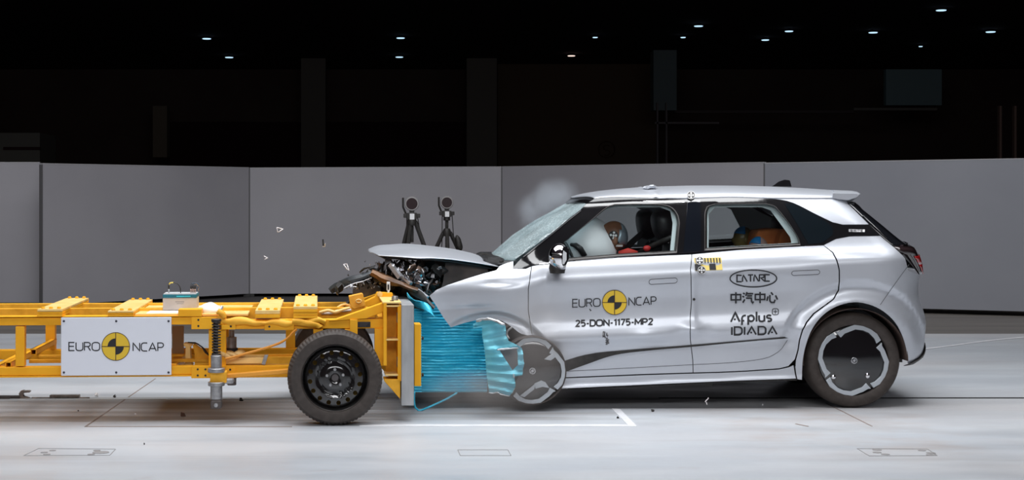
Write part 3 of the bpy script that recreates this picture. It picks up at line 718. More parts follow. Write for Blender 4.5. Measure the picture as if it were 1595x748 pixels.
# inner reveals and rubber seals round the openings
for nm, wn in (('window_seal', win_f), ('window_seal', win_r)):
    pts = dens(wn, 6)
    for mr in (0, 1):
        rows = []
        for i, (x, y) in enumerate(pts+[pts[0]]):
            a = S3(x, y, -.006); b = S3(x, y, .05); cxy = (sum(p[0] for p in wn)/len(wn), sum(p[1] for p in wn)/len(wn))
            q = S3(lerp(x, cxy[0], .035), lerp(y, cxy[1], .05), .03)
            o_ = S3(lerp(x, cxy[0], -.018), lerp(y, cxy[1], -.04), -.006)
            r_ = [o_, a, q, b]
            rows.append([mir(p) if mr else p for p in r_])
        grid(nm, rows, mat('seal_dark', (.014, .010, .009), .4), car, 60)
G_SIDE = glassy('side_glass', (.93, .96, .96), .96)
panel('side_window', win_f, G_SIDE, off=.02, gap=-.004, thick=.003)
panel('side_window', win_r, G_SIDE, off=.02, gap=-.004, thick=.003)
panel('quarter_glass', win_q, mat('privacy_glass', (.006, .010, .013), .03, 0, 1), off=-.0055, gap=0, thick=.003)
panel('pillar_cover', [(1071, 312), (1090.5, 311.5), (1091.5, 392.5), (1064, 394.8)], mat('pillar_gloss', (.006, .008, .012), .03, 0, 1), off=-.006, gap=0, thick=.004)
line_on('rail_highlight_strip', [(985, 312.6), (1040, 314.2), (1066, 314.6)], .8, CHROME, off=-.006)
line_on('belt_chrome', [(840, 411.5), (888, 405.4), (962, 399.6), (1053, 394.6), (1150, 387.4), (1245, 382.2)], .7, CHROME, off=-.007)
line_on('pillar_chrome', curve([(815, 400.5), (858, 366), (885, 343.5), (905, 328)], 8), 1.4, mat('pillar_edge', (.05, .05, .055), .2), off=-.012)
# badge on the rear pillar
g = G(); V, Fc = ribbon([(1322, 359), (1347, 359.6)], 4.2); g.add([S3(x, y, -.006) for x, y in V], Fc); g.make('pillar_badge', mat('badge_silver', (.6, .6, .62), .3, .7), car, world=True)
V, Fc = lettering('5-A-7-E', 1325, 360.8, 2.6, 19, .7); G().add([S3(x, y, -.007) for x, y in V], Fc).make('badge_lettering', INK, car, world=True)

# --- inner faces: trim frames, far ones seen through the windows
def inner(outline, holes, off, m, name):
    pts = dens([onS(*p) for p in outline], .05); hl = [dens([onS(*p) for p in h], .05) for h in holes]
    V, T = tri_region(pts, hl, .05)
    for mr in (0, 1):
        f = (lambda v: Vector((v[0], S(*v)+off, v[1]))); b = (lambda v: Vector((v[0], S(*v)+off+.01, v[1])))
        if mr: shell(name, V, T, lambda v: mir(f(v)), lambda v: mir(b(v)), m, car, flip=True)
        else: shell(name, V, T, f, b, m, car)
inner([(840, 408), (900, 340), (935, 312), (1150, 310), (1215, 313), (1250, 330), (1300, 352), (1340, 364), (1322, 368), (1283, 381), (1150, 389), (962, 401), (850, 410)],
      [[(868, 401), (880, 379), (943, 327), (960, 323), (1030, 323), (1046, 329), (1050, 348), (1046, 391), (962, 396), (890, 402)], [(1106, 386), (1106, 334), (1116, 323), (1190, 323), (1203, 328), (1234, 370), (1236, 379)]], .055, mat('trim_light', (.62, .68, .69), .7), 'pillar_trim')
inner([(850, 412), (962, 402), (1077, 396), (1245, 383), (1300, 390), (1300, 460), (1240, 520), (1230, 580), (885, 590), (890, 560), (850, 520)], [], .09, FABRIC, 'door_inner_panel')

# --- roof
YS = 0
crown = [(880, 316), (892, 309.5), (905, 305), (920, 301), (950, 296.5), (985, 293.3), (1040, 290.5), (1100, 289.3), (1180, 290.3), (1240, 292.8), (1290, 296), (1330, 298.5), (1345, 300.5)]
rail = [(880, 320), (932, 308.5), (962, 307), (1010, 308.3), (1071, 309), (1143, 307.4), (1204, 309), (1240, 309), (1300, 309), (1345, 309)]
def crz(X): return CZ-(sinterp(crown, HX+X*F/11.75)-HY)*11.75/F
def raz(X): return CZ-(sinterp(rail, HX+X*F/11.22)-HY)*11.22/F
rows = []
NU, NV = 70, 40
xe0, xc0 = onS(925, 309)[0], .02+(889-HX)*11.9/F
xe1, xc1 = (1322-HX)*11.26/F, (1332-HX)*11.9/F
for i in range(NU+1):
    u = i/NU; row = []
    for j in range(NV+1):
        a = PI*j/NV; v = -math.cos(a); v2 = v*v
        X = lerp(lerp(xc0, xe0, v2), lerp(xc1, xe1, v2), u)
        Xq = max(X, xe0*.0+X)
        zr = raz(X)-.004; zc_ = crz(X); ye = S(X, zr)
        Y = YM+v*(YM-ye); Z = zr+(zc_-zr)*(max(0, 1-abs(v)**2.6))**(1/2.0)
        # dents along the roof
        Z += .006*math.exp(-((X-(1010-HX)/204)/.05)**2)*noise.noise(Vector((X*30, Y*12, 1)))*3 if abs(X-1.84) < .4 else 0
        row.append(Vector((X, Y, Z)))
    rows.append(row)
roof = grid('roof', rows, SILVER, car, True, thick=.006)
grid('headliner', [[p+Vector((0, (.02 if p.y < YM else -.02)*0, -.035)) for p in r[3:-3]] for r in rows[4:-6]], mat('headliner_grey', (.55, .56, .56), .9), car, True)
# windscreen header (black band)
hr = []
for k in range(3):
    hr.append([Vector((p.x-.026*k+.006, p.y, p.z-.006-.020*k)) for p in rows[0][1:-1]])
grid('windscreen_header', hr, GBLACK, car, True, thick=.006)
# silver rear pillars and the side of the spoiler: between the black frame and the roof edge
cp = [(1200, 309.6), (1235, 315.7), (1271, 333.7), (1297, 346.3), (1312.5, 349.9), (1353, 349.5), (1320, 317), (1318, 312), (1290, 309), (1240, 308)]
panel('rear_pillar', [(1196, 307.8)]+cp, SILVER, gap=0)
panel('roof_rail_gap', [(935, 307.2), (1071, 308.6), (1143, 307), (1200, 308), (1200, 310.5), (1143, 309.5), (1071, 311), (935, 310)], GBLACK, off=-.001, gap=0)
# spoiler
rows2 = []
spx = [(0, 1318, 298.4, 1322, 316.5), (1, 1326, 298.4, 1324, 315), (2, 1331, 299, 1328, 312), (3, 1335, 300.5, 1333, 307.5), (4, 1336.5, 303, 1336.3, 304)]
for _, xt, yt, xb, yb in spx:
    pass
sp = []
for j in range(NV+1):
    v = -math.cos(PI*j/NV); e = (max(0, 1-abs(v)**5))**.5; yy = YM+v*.70; k = 1-.0*abs(v)
    def pt(px, py, dd=11.45):
        q = P(px, py, dd); return Vector((q.x+.03*(1-abs(v)**2)-.05*abs(v)**6, yy, q.z+.012*(1-v*v)-(q.z-1.53)*.5*abs(v)**8))
    sp.append([pt(1296, 297.5), pt(1315, 298.3), pt(1326, 298.6), pt(1332, 299.4), pt(1336, 302), pt(1335, 306), pt(1329, 312), pt(1320, 317.5), pt(1306, 316), pt(1296, 312)])
def ctr(r): return sum(r, Vector())/len(r)
sp = [[ctr(sp[0])]*len(sp[0])]+[[lerp(ctr(sp[0]), p, .7) for p in sp[0]]]+sp+[[lerp(ctr(sp[-1]), p, .7) for p in sp[-1]]]+[[ctr(sp[-1])]*len(sp[-1])]
grid('spoiler', sp, SILVER, car, 60, closed_v=True)
# antenna fin, roof dents
d = 11.95; g = G()
for sgn in (0,):
    prof = [(1201, 291.3), (1207, 287.5), (1213, 283), (1222, 280), (1230, 281), (1233, 291.5)]
    g.prism([P(x, y, d) for x, y in prof], lambda p: p+Vector((0, -.035 if p.z < 1.6 else -.012, 0)), lambda p: p+Vector((0, .035 if p.z < 1.6 else .012, 0)))
g.make('antenna_fin', GBLACK, car, world=True, bevel=.006)
for cx_, cy_, s_ in ((1012, 292, 1.0), (1022, 295.5, .7)):
    g = G(); c = P(cx_, cy_, 11.5); g.ball(c, (.06*s_, .05*s_, .012*s_), 12, 8).crumple(.02*s_, 22, cx_); g.make('roof_dent_flap', SILVER, car, world=True)

# --- windscreen
wsE = curve([(800, 406), (830, 384.5), (858, 364), (885, 342.5), (904, 328), (916, 318)], 8)
wsC = [(764, 400), (782, 384), (800, 368), (826, 350), (852, 335), (876, 322), (894, 312.5)]
WSG = glassy('cracked_windscreen', (.78, .88, .90), .90, .08, .22)
rows = []
NR = 26
for i in range(NR+1):
    t = i/NR
    ex, ey = wsE[int(round(t*(len(wsE)-1)))]; e = S3(ex, ey, .004)
    q = t*(len(wsC)-1); a = min(int(q), len(wsC)-2); cpx = lerp(wsC[a][0], wsC[a+1][0], q-a); cpy = lerp(wsC[a][1], wsC[a+1][1], q-a)
    c = P(cpx, cpy, 11.85); c.y = YM
    row = []
    for j in range(25):
        v = -1+2*j/24; e2 = mir(e) if v > 0 else e; p = c.lerp(e2, abs(v)**2.2); p.y = lerp(e.y, 2*YM-e.y, (v+1)/2)
        dn = .018*noise.noise(Vector((p.x*5, p.y*4, 2)))*(1-v**2); p.z -= abs(dn)*1.0
        row.append(p)
    rows.append(row)
WSROWS = rows
grid('windscreen', rows, WSG, car, True, thick=.004)
# dark bottom edge / cowl
g = []
for k in range(4):
    g.append([Vector((p.x-.028*k+.02, p.y, p.z-.010*k)) for p in rows[0]])
grid('scuttle_panel', g, mat('scuttle_grey', (.07, .07, .072), .5), car, True, thick=.006)
G().tube([P(748, 397, 11.9), P(757, 397.5, 11.85), P(770, 404, 11.5), P(783, 409, 11.25)], .012, 8).make('wiper_arm', MBLACK, car, 40, world=True)
# --- rear screen, hatch and lamps
rows = []; edge = [(1320.5, 317), (1336, 332), (1353, 349.3), (1371, 367.2), (1386, 380), (1401, 392.5), (1412, 404), (1423, 417), (1430.5, 427)]
edge = curve(edge, 5)
silh = [(314, 1326), (347, 1368), (381, 1411), (386, 1424), (398, 1431), (411, 1434.5), (430, 1434)]
for (ex, ey) in edge:
    e = S3(ex, ey, .0) if ex < 1402 else None
    if e is None:
        d_ = lerp(S3(1401, 392.5).y, 11.32, (ex-1401)/29); e = P(ex, ey, d_)
    sy = ey-1.5 if ex > 1330 else ey
    sx = sinterp(silh, sy)
    B = max(.03, (sx-ex+9)/.72/213)
    row = []
    for j in range(41):
        v = -math.cos(PI*j/40); Y = YM+v*(YM-e.y); X = e.x+B*(max(0, 1-abs(v)**3.4))**(1/2.2); row.append(Vector((X, Y, e.z+.02*(1-v*v))))
    rows.append(row)
i0 = next(i for i, p in enumerate(edge) if p[1] > 384)
grid('tailgate_glass', rows[:i0+1], mat('rear_glass', (.006, .007, .009), .05, 0, 1), car, True, thick=.006)
grid('tail_lamp_band', rows[i0:], mat('lamp_smoked', (.02, .012, .013), .06, 0, 1), car, True, thick=.006)
REDL = mat('lamp_red', (.35, .01, .012), .12, 0, 1)
for seg in ((.45, .62), (.72, .9)):
    n_ = len(rows)-1; a = i0+int((n_-i0)*seg[0]); b = i0+int((n_-i0)*seg[1])+1
    grid('tail_lamp_lens', [[r[j]+Vector((.008, -.004, 0)) for j in range(3, 15)] for r in rows[a:b+1]], REDL, car, True, thick=.004)
grid('lamp_top_edge', [[rows[i0][j]+Vector((.004, -.003, dz)) for j in range(2, 40)] for dz in (.0, .012)], CHROME, car, True)
g = G(); g.tube([rows[5][1]+Vector((0, -.012, 0)), rows[12][1]+Vector((0, -.012, 0)), rows[i0-3][1]+Vector((0, -.012, 0))], .006, 6).make('hatch_edge_trim', GBLACK, car, True, world=True)

# --- bonnet thrown up in front
nearE = [(589, 397.5), (613, 400), (647, 404), (675, 402), (700, 403.5), (732, 408), (755, 412), (778, 415.8)]
crn = [(573, 390), (590, 384.5), (624, 382.5), (656, 384), (690, 388), (720, 393), (745, 399.5), (775, 413.5)]
rows = []
NB = 40
for i in range(NB+1):
    q = i/NB*(len(nearE)-1); nx = sinterp([(k, p[0]) for k, p in enumerate(nearE)], q); ny = sinterp([(k, p[1]) for k, p in enumerate(nearE)], q)
    cx_ = sinterp([(k, p[0]) for k, p in enumerate(crn)], q); cy_ = sinterp([(k, p[1]) for k, p in enumerate(crn)], q)
    e = P(nx, ny, lerp(11.12, 11.22, i/NB)); c = P(cx_, cy_, 11.75); c.y = YM; row = []
    for j in range(31):
        v = -math.cos(PI*j/30); a = abs(v); p = Vector((lerp(c.x, e.x, a**2.5), YM+v*(YM-e.y), e.z+(c.z-e.z)*(max(0, 1-a**2.1))**.68))
        f = .016*(1-i/NB); p.z += f*noise.noise(Vector((p.x*4, p.y*3, 5)))
        row.append(p)
    rows.append(row)
bon = grid('bonnet', rows, SILVER, car, True, thick=.006)
grid('bonnet_lining', [[p+Vector((.0, (.05 if p.y < YM else -.05), -.028)) for p in r[3:-3]] for r in rows[3:]], noisy('bonnet_under', (.05, .045, .045), (.12, .11, .11), 9, .6), car, True, thick=.01)
for (x0, y0, x1, y1) in ((583, 384.5, 589, 388), (591, 382.5, 594, 385), (609, 391.5, 613, 396)):
    pass

# --- engine bay
bay = G()
for pts, dd in (([(650, 404), (700, 408), (778, 416), (800, 420), (800, 470), (700, 475), (645, 470), (632, 440)], 12.2),):
    bay.prism([P(x, y, dd) for x, y in pts], lambda p: p, lambda p: p+Vector((0, .05, 0)))
bay.make('engine_bay_panel', noisy('bay_brown_dark', (.09, .058, .05), (.17, .115, .10), 6, .6), car, world=True)
g = G()
q = [(694, 409), (735, 412), (778, 417), (800, 424), (790, 440), (705, 466), (684, 458), (690, 440)]
g.prism([P(x, y, 11.30) for x, y in q], lambda p: p, lambda p: p+Vector((0, .02, 0)))
g.make('inner_wing', noisy('bay_grey', (.05, .034, .029), (.12, .085, .072), 7, .6), car, world=True)
rng = random.Random(4)
def shard(g, c, s, rng, flat=.12):
    M = Matrix.Rotation(rng.uniform(0, PI*2), 3, 'X') @ Matrix.Rotation(rng.uniform(0, PI*2), 3, 'Y') @ Matrix.Rotation(rng.uniform(0, PI*2), 3, 'Z')
    n = rng.choice((4, 5, 6)); pts = [(math.cos(2*PI*k/n+rng.uniform(-.4, .4))*s*rng.uniform(.4, 1), math.sin(2*PI*k/n)*s*rng.uniform(.3, 1)) for k in range(n)]
    bend = rng.uniform(-2, 2)/max(s, .01)*.25
    g.prism([Vector((x, y, bend*x*x)) for x, y in pts], lambda p: c+M @ (p+Vector((0, 0, s*flat/2))), lambda p: c+M @ (p-Vector((0, 0, s*flat/2))))
blob = [(598, 402), (650, 405), (690, 412), (680, 432), (690, 448), (668, 462), (640, 462), (615, 452), (580, 440), (574, 425), (590, 412)]
def mass(name, m, num, smin, smax, dl, dh, seed, poly=blob, stuff=True, flat=.12):
    rg = random.Random(seed); g = G(); k = 0
    xs = [p[0] for p in poly]; ys = [p[1] for p in poly]
    while k < num:
        x = rg.uniform(min(xs), max(xs)); y = rg.uniform(min(ys), max(ys))
        if inside(poly, x, y): shard(g, P(x, y, rg.uniform(dl, dh)), rg.uniform(smin, smax), rg, flat); k += 1
    o = g.make(name, m, car, world=True)
    if stuff: o['kind'] = 'stuff'
    return o
mass('crushed_engine_parts', MBLACK, 230, .03, .09, 11.2, 11.9, 1, [(602, 410), (650, 412), (690, 420), (680, 434), (690, 448), (668, 462), (640, 462), (615, 452), (580, 440), (576, 428), (590, 418)])
mass('torn_brown_metal', noisy('scorched_brown', (.05, .028, .018), (.12, .075, .055), 12, .4, .4), 60, .03, .08, 11.15, 11.6, 7)
mass('bright_metal_fragments', mat('bright_metal', (.55, .55, .58), .22, .9), 46, .012, .045, 11.1, 11.35, 3, [(640, 418), (662, 420), (664, 446), (640, 440), (605, 425), (606, 412), (628, 414)])
mass('grey_plastic_fragments', mat('mid_grey_plastic', (.16, .16, .17), .4), 60, .015, .06, 11.1, 11.4, 5)
g = G(); g.ball(P(648, 430, 11.25), (.055, .05, .05), 14, 10).crumple(.03, 18, 2); g.make('crushed_headlamp', mat('lamp_chrome', (.62, .58, .58), .15, .9), car, 30, world=True)
g = G(); g.bar(P(607, 412, 11.15), P(624, 432, 11.12), .05, .03).crumple(.01, 12, 2); g.make('torn_silver_strip', FOIL, car, world=True)
g = G(); g.bar(P(625, 430, 11.15), P(640, 442, 11.1), .035, .02).crumple(.008, 12, 5); g.make('torn_silver_strip', FOIL, car, world=True)
g = G(); g.bar(P(648, 452, 11.05), P(664, 464, 11.0), .06, .02).crumple(.012, 12, 6); g.make('torn_wing_flap', SILVER, car, world=True)
# bumper beam: brown bar bending down to the right
def strip(name, pts, m, wd, th, d0, d1, nseg=18, parent=None, amp=.006):
    c = curve(pts, 4); N = len(c); rows = []
    for i, (x, y) in enumerate(c):
        t = i/(N-1); d = lerp(d0, d1, t); p = P(x, y, d); q = P(*(c[min(i+1, N-1)]), d)-P(*(c[max(i-1, 0)]), d); q.normalize()
        nr = Vector((-q.z, 0, q.x)); w2 = wd*(.55+.45*math.sin(PI*min(1, t*1.2+.15)))/2
        rows.append([p+nr*w2+Vector((0, -th, 0)), p+Vector((0, -th*1.5, 0)), p-nr*w2+Vector((0, -th, 0)), p-nr*w2+Vector((0, th*3, 0)), p+nr*w2+Vector((0, th*3, 0))])
    for r in rows:
        for k in range(len(r)): r[k] = r[k]+noise.noise_vector(r[k]*14)*amp
    o = grid(name, rows, m, parent or car, 50, closed_v=True)
    return o
strip('bumper_beam', [(578, 424), (592, 431), (610, 438.5), (632, 446), (650, 453)], noisy('rusty_brown', (.045, .018, .006), (.16, .07, .02), 10, .35, .3), .055, .03, 11.1, 11.0)
strip('bumper_beam', [(640, 452), (655, 460), (668, 472), (676, 480)], MBLACK, .05, .02, 11.05, 10.95)
strip('bumper_skin', [(515, 453), (524, 447), (538, 440.5), (556, 434), (578, 427), (588, 427)], noisy('bumper_black', (.03, .035, .04), (.07, .08, .09), 10, .35), .062, .03, 11.3, 11.2)
strip('bumper_skin', [(530, 451), (545, 445), (562, 439), (580, 433)], mat('white_strip', (.55, .55, .57), .4), .010, .01, 11.25, 11.15)
strip('bumper_skin', [(549, 444), (565, 434), (575, 420), (583, 417)], MBLACK, .035, .02, 11.35, 11.25)
strip('wiring_hose', [(560, 425), (567, 419), (578, 416), (585, 414)], MBLACK, .012, .006, 11.4, 11.3)
g = G(); g.box(P(545, 468, 11.7), P(600, 436, 11.6)); 
g = G(); a = P(548, 466, 11.6); b = P(612, 437, 12.1); g.box((a.x, 11.6, a.z), (b.x, 12.1, b.z)).crumple(.02, 5, 8); g.make('crushed_radiator', noisy('radiator_grey', (.05, .045, .045), (.10, .09, .09), 20, .6), car, world=True)
mass('bumper_fragments', MBLACK, 34, .02, .06, 11.1, 11.5, 12, [(516, 452), (540, 438), (575, 424), (600, 440), (580, 448), (545, 450), (520, 457)])
mass('silver_bumper_fragments', FOIL, 12, .008, .022, 11.05, 11.2, 14, [(540, 446), (575, 436), (600, 445), (590, 450), (548, 452)])

# --- floor pan, dash and arch liners
g = G(); a = (870-HX)/K11; b = (1420-HX)/K11
g.box((.3, 11.12, .20), (2.7, 12.78, .30)); g.box((3.58, 11.4, .30), (3.66, 12.5, .40)); g.box((2.7, 11.4, .26), (3.6, 12.5, .45))
g.box(( (985-HX)/K11, 11.1, .16), ((1110-HX)/K11, 12.8, .205))
g.make('underbody', MBLACK, car, world=True)
g = G(); g.box((.55, 11.3, .5), (.72, 12.6, 1.08)); g.box((.72, 11.2, .82), (1.06, 12.7, 1.06)); g.make('dashboard', FABRIC, car, world=True, bevel=.04)
rows = []
for th in range(0, 186, 5):
    c_, s_ = math.cos(math.radians(th)), math.sin(math.radians(th)); r = .376
    rows.append([Vector((WR[0]+r*c_, yy, WR[1]+r*s_+.0)) for yy in (11.07, 11.2, 11.45)])
grid('wheel_arch_liner', rows, noisy('liner_brown', (.05, .03, .025), (.09, .06, .05), 9, .8), car, True, thick=.004)
grid('wheel_arch_liner', [[mir(p) for p in r] for r in rows], MBLACK, car, True, thick=.004)
rows = []
for th in range(40, 121, 10):
    c_, s_ = math.cos(math.radians(th)), math.sin(math.radians(th)); r = .34; cc = P(818, 580, 11.0)
    rows.append([Vector((cc.x+r*c_, yy, cc.z+r*s_+.0)) for yy in (11.07, 11.2, 11.4)])
grid('wheel_arch_liner', rows, noisy('liner_grey_brown', (.09, .07, .06), (.13, .10, .09), 9, .8), car, True, thick=.004)
g = G(); q = [(782, 503), (800, 508), (815, 521), (835, 528), (835, 600), (760, 605), (740, 500)]
g.prism([P(x, y, 11.42) for x, y in q], lambda p: p, lambda p: p+Vector((0, .03, 0))); g.make('wheel_arch_liner', MBLACK, car, world=True)

# --- wheels
def car_wheel(c, R, rim, rot=0, flat=False, far=False, name='wheel', tread=.205):
    sg = -1 if not far else 1          # direction of the outer face
    w_ = thing_part(name, car, c)
    prof = [(rim*.98, .0), (rim*1.02, -.012), (lerp(rim, R, .3), -.018), (lerp(rim, R, .7), -.016), (R*.965, -.002), (R*.995, .03), (R, .06), (R, tread-.06), (R*.99, tread-.03), (R*.95, tread), (rim, tread)]
    prof = [(r, -sg*t) for r, t in prof]
    G().lathe(prof, (0, 0, 0), 'y', 72, closed=True).make('tyre', RUBBER, w_, 50)
    dome = [(0, -.018), (.05, -.018), (rim*.45, -.010), (rim*.8, .0), (rim*.93, .010), (rim*.985, .016), (rim*.985, .06), (0, .07)]
    G().lathe([(r, -sg*t) for r, t in dome], (0, 0, 0), 'y', 72).make('wheel_disc', mat('disc_black', (.006, .006, .007), .10, 0, 1), w_, 50)
    outer = [(0, .94), (5, .90), (15, .925), (34, 1.0), (48, 1.0), (60, 1.0), (74, 1.0), (86, .955)]; inn = [(86, .80), (76, .85), (62, .885), (50, .885), (36, .87), (14, .79), (3, .73)]
    for q in range(4):
        pts = [(-(a+q*90+rot)+122, r) for a, r in outer+inn]
        P2 = [(math.cos(math.radians(a))*r*rim, math.sin(math.radians(a))*r*rim) for a, r in pts]
        V, T = tri_region(dens(P2, .02), [], .03)
        dz = lambda v: sg*(.006-.020*(math.hypot(*v)/rim-.8)*1.0)
        shell('rim_spoke', V, T, lambda v: Vector((v[0], dz(v)-.0, v[1])), lambda v: Vector((v[0], dz(v)-sg*.02, v[1])), mat('rim_silver', (.52, .56, .60), .32, .5), w_) if False else \
        G().prism([Vector((x, 0, z)) for x, z in P2], lambda p: Vector((p.x, sg*(.007), p.z)), lambda p: Vector((p.x, -sg*.03, p.z))).make('rim_spoke', mat('rim_silver', (.52, .56, .60), .32, .5), w_, bevel=.002)
    G().lathe([(0, sg*.026), (.022, sg*.026), (.026, sg*.018), (.026, 0)], (0, 0, 0), 'y', 28).make('hub_cap', CHROME, w_, 40)
    g = G(); g.tube([Vector((.016*math.cos(a), sg*.028, .016*math.sin(a))) for a in [2*PI*k/20 for k in range(20)]], .002, 6, True)
    g.tube([Vector((.010*math.cos(a)-.002, sg*.028, .010*math.sin(a))) for a in [PI*.1*k for k in range(11)]], .002, 6)
    g.tube([Vector((.010*math.cos(a)+.002, sg*.028, .010*math.sin(a))) for a in [PI+PI*.1*k for k in range(11)]], .002, 6)
    g.make('wheel_emblem', mat('emblem_dark', (.05, .05, .055), .3, .5), w_)
    return w_
def thing_part(name, parent, worldloc, rot=None):
    o = bpy.data.objects.new(name, None); COL.objects.link(o); o.parent = parent; o.empty_display_size = .1
    o.location = WM(parent).inverted() @ Vector(worldloc)
    if rot: o.rotation_euler = rot
    return o
wr = P(1329, 561.5, 11.11); Rw = 149/2*11.11/F
wr.z = Rw
car_wheel(wr, Rw, .257)
car_wheel(mir(wr), Rw, .257, far=True)
wf = P(829, 577.5, 10.93)
car_wheel(wf, .244, .236, rot=-17, tread=.17)
ff = mir(P(700, 570, 11.2)); ff.z = Rw; ff.x = .52
car_wheel(ff, Rw, .257, far=True)
# chrome knobs added as the two glints on the rear wheel cover
g = G(); g.ball(wr+Vector((-.145, -.012, -.12)), (.018, .01, .016)); g.make('glint_knob', CHROME, car, True, world=True)
g = G(); g.ball(wr+Vector((.10, -.012, -.11)), (.016, .01, .02)); g.make('glint_knob', CHROME, car, True, world=True)
# silver inserts on the front wheel
for pts in ([(810, 617), (834, 598), (832, 607), (817, 619)], [(832, 598), (843, 593), (850, 596), (856, 605), (845, 603), (834, 606)], [(848, 560), (862, 550), (866, 556), (858, 562)]):
    G().prism([P(x, y, 10.905) for x, y in pts], lambda p: p, lambda p: p+Vector((0, .02, 0))).make('rim_insert', mat('rim_silver'), car, world=True, bevel=.003)
# rear axle and suspension seen under the sill
g = G(); g.tube([(WR[0], 11.3, Rw), (WR[0], 12.6, Rw)], .045, 12); g.box((WR[0]-.55, 11.32, .2), (WR[0]-.03, 11.40, .28)); g.make('rear_axle', MBLACK, car, world=True)

# --- door mirrors
def mirror(mr):
    f = (lambda p: mir(p)) if mr else (lambda p: p)
    dd = 10.86
    g = G(); g.ball((0, 0, 0), (.075, .085, .095), 24, 16); c = P(871, 400.5, dd)
    for i, v in enumerate(g.V):
        v = v.copy(); v.z *= 1+.12*(v.x/.075) if v.z < 0 else 1
        if v.x > .045: v.x = .045
        g.V[i] = f(c+v)
    g.make('mirror_housing', CHROME, car, 60, world=True, label='chrome door mirror housing')
    g = G(); q = P(881, 400, dd-.0)
    pts = [(877.5, 384.5), (884, 384), (887, 390), (886.5, 404), (882, 413.5), (877, 415), (874.5, 404), (875, 392)]
    g.prism([f(P(x, y, dd-.085)) for x, y in pts], lambda p: p, lambda p: p+Vector((-.01, (.14 if not mr else -.14), 0))); g.make('mirror_rim', GBLACK, car, world=True, bevel=.006)
    pts = [(877.5, 390), (882.5, 394), (882.5, 405), (878.5, 412), (876.2, 411), (876.5, 398)]
    g = G(); g.prism([f(P(x, y, dd-.088)) for x, y in pts], lambda p: p, lambda p: p+Vector((0, (.01 if not mr else -.01), 0))); g.make('mirror_glass', mat('mirror_white', (.75, .77, .8), .15, .2), car, world=True)
    g = G(); c2 = P(868, 418, dd+.02)
    g.lathe([(.0, -.04), (.052, -.035), (.06, 0), (.05, .05), (0, .06)], (0, 0, 0), 'z', 20)
    g.V = [f(c2+v) for v in g.V]; g.box(*[tuple(f(P(x, y, z_))) for x, y, z_ in ((860, 422, dd+.06), (874, 412, 11.06))]); g.make('mirror_foot', MBLACK, car, 50, world=True)
    g = G()
    for yy in (395.5, 398.5):
        g.tube([f(P(858.5, yy-1.5, dd-.02)), f(P(862, yy, dd-.075)), f(P(868, yy+1, dd-.09)), f(P(872, yy+1, dd-.088))], .0045, 6)
    g.make('mirror_stripe', MBLACK, car, True, world=True)
mirror(0); mirror(1)
# sail panel in front of the window
panel('sail_panel', [(834, 411.5), (858, 394), (876, 378), (880, 380), (868, 401.5), (866, 405), (842, 411)], GBLACK, off=-.007, gap=0, far=False)

# --- decals
def decal(name, V2F, m, off=-.0045, label=None):
    V, Fc = V2F; return G().add([S3(x, y, off) for x, y in V], Fc).make(name, m, car, world=True, label=label)
def disc2(cx_, cy_, r, a0=0, a1=360, n=40, r0=0):
    V = []; Fc = []
    for i in range(n+1):
        a = math.radians(lerp(a0, a1, i/n)); V += [(cx_+r0*math.cos(a), cy_-r0*math.sin(a)), (cx_+r*math.cos(a), cy_-r*math.sin(a))]
    return V, [(2*i, 2*i+1, 2*i+3, 2*i+2) for i in range(n)]
def target_logo(put, cx_, cy_, R, parent=None):
    put('logo_disc', disc2(cx_, cy_, R), YDEC, 1)
    V, Fc = disc2(cx_, cy_, R, r0=R*.955)
    for pts in ([(cx_-R, cy_), (cx_+R, cy_)], [(cx_, cy_-R), (cx_, cy_+R)]):
        v, f = ribbon(pts, R*.055); n = len(V); V += v; Fc += [tuple(i+n for i in q) for q in f]
    put('logo_ring', (V, Fc), mat('logo_brown', (.06, .025, .012), .5), 2)
    V, Fc = disc2(cx_, cy_, R*.57, 90, 180, 14); v, f = disc2(cx_, cy_, R*.57, 270, 360, 14); n = len(V)
    put('logo_quarters', (V+v, Fc+[tuple(i+n for i in q) for q in f]), INK, 3)
decal('lettering', lettering('EURO', 892, 478.8, 12.0, 43, 1.5, -.035), INK, label='black EURO lettering on the front door')
decal('lettering', lettering('NCAP', 979.5, 476, 12.0, 42.5, 1.5, -.035), INK, label='black NCAP lettering on the front door')
target_logo(lambda nm, vf, m, k: decal(nm, vf, m, -.003-.0012*k), 957.3, 471.3, 19.4)
decal('lettering', lettering('25-DON-1175-MP2', 897, 508.6, 9.0, 119.5, 2.4, -.026, gap=.2), INK, label='bold black 25-DON-1175-MP2')
# maker's oval
V, Fc = ribbon([(1173.5+36.3*math.cos(a), 434+13.3*math.sin(a)) for a in [2*PI*k/60 for k in range(61)]], 1.9)
decal('oval_outline', (V, Fc), INK)
decal('lettering', lettering('[/T/k[', 1148, 439.3, 10.4, 51, 2.1, -.02, gap=.1), INK, label='CATARC in an oval')
decal('lettering', lettering('中汽中心', 1137.5, 473.0, 17.5, 74, 2.5, -.012, gap=.07), INK, label='four Chinese characters')
decal('lettering', lettering('arplus', 1138.5, 501.5, 14.6, 63, 2.9, -.012, gap=.2), INK)
V, Fc = ribbon(rbox(1203, 481, 1212.5, 490.5, 3), 1.2)
for pts in ([(1204.8, 485.8), (1210.8, 485.8)], [(1207.8, 482.8), (1207.8, 488.8)]):
    v, f = ribbon(pts, 1.2); n = len(V); V += v; Fc += [tuple(i+n for i in q) for q in f]
decal('plus_mark', (V, Fc), INK)
decal('lettering', lettering('IDIaDa', 1139.5, 522, 12.3, 70.5, 2.6, -.014, gap=.2), INK)
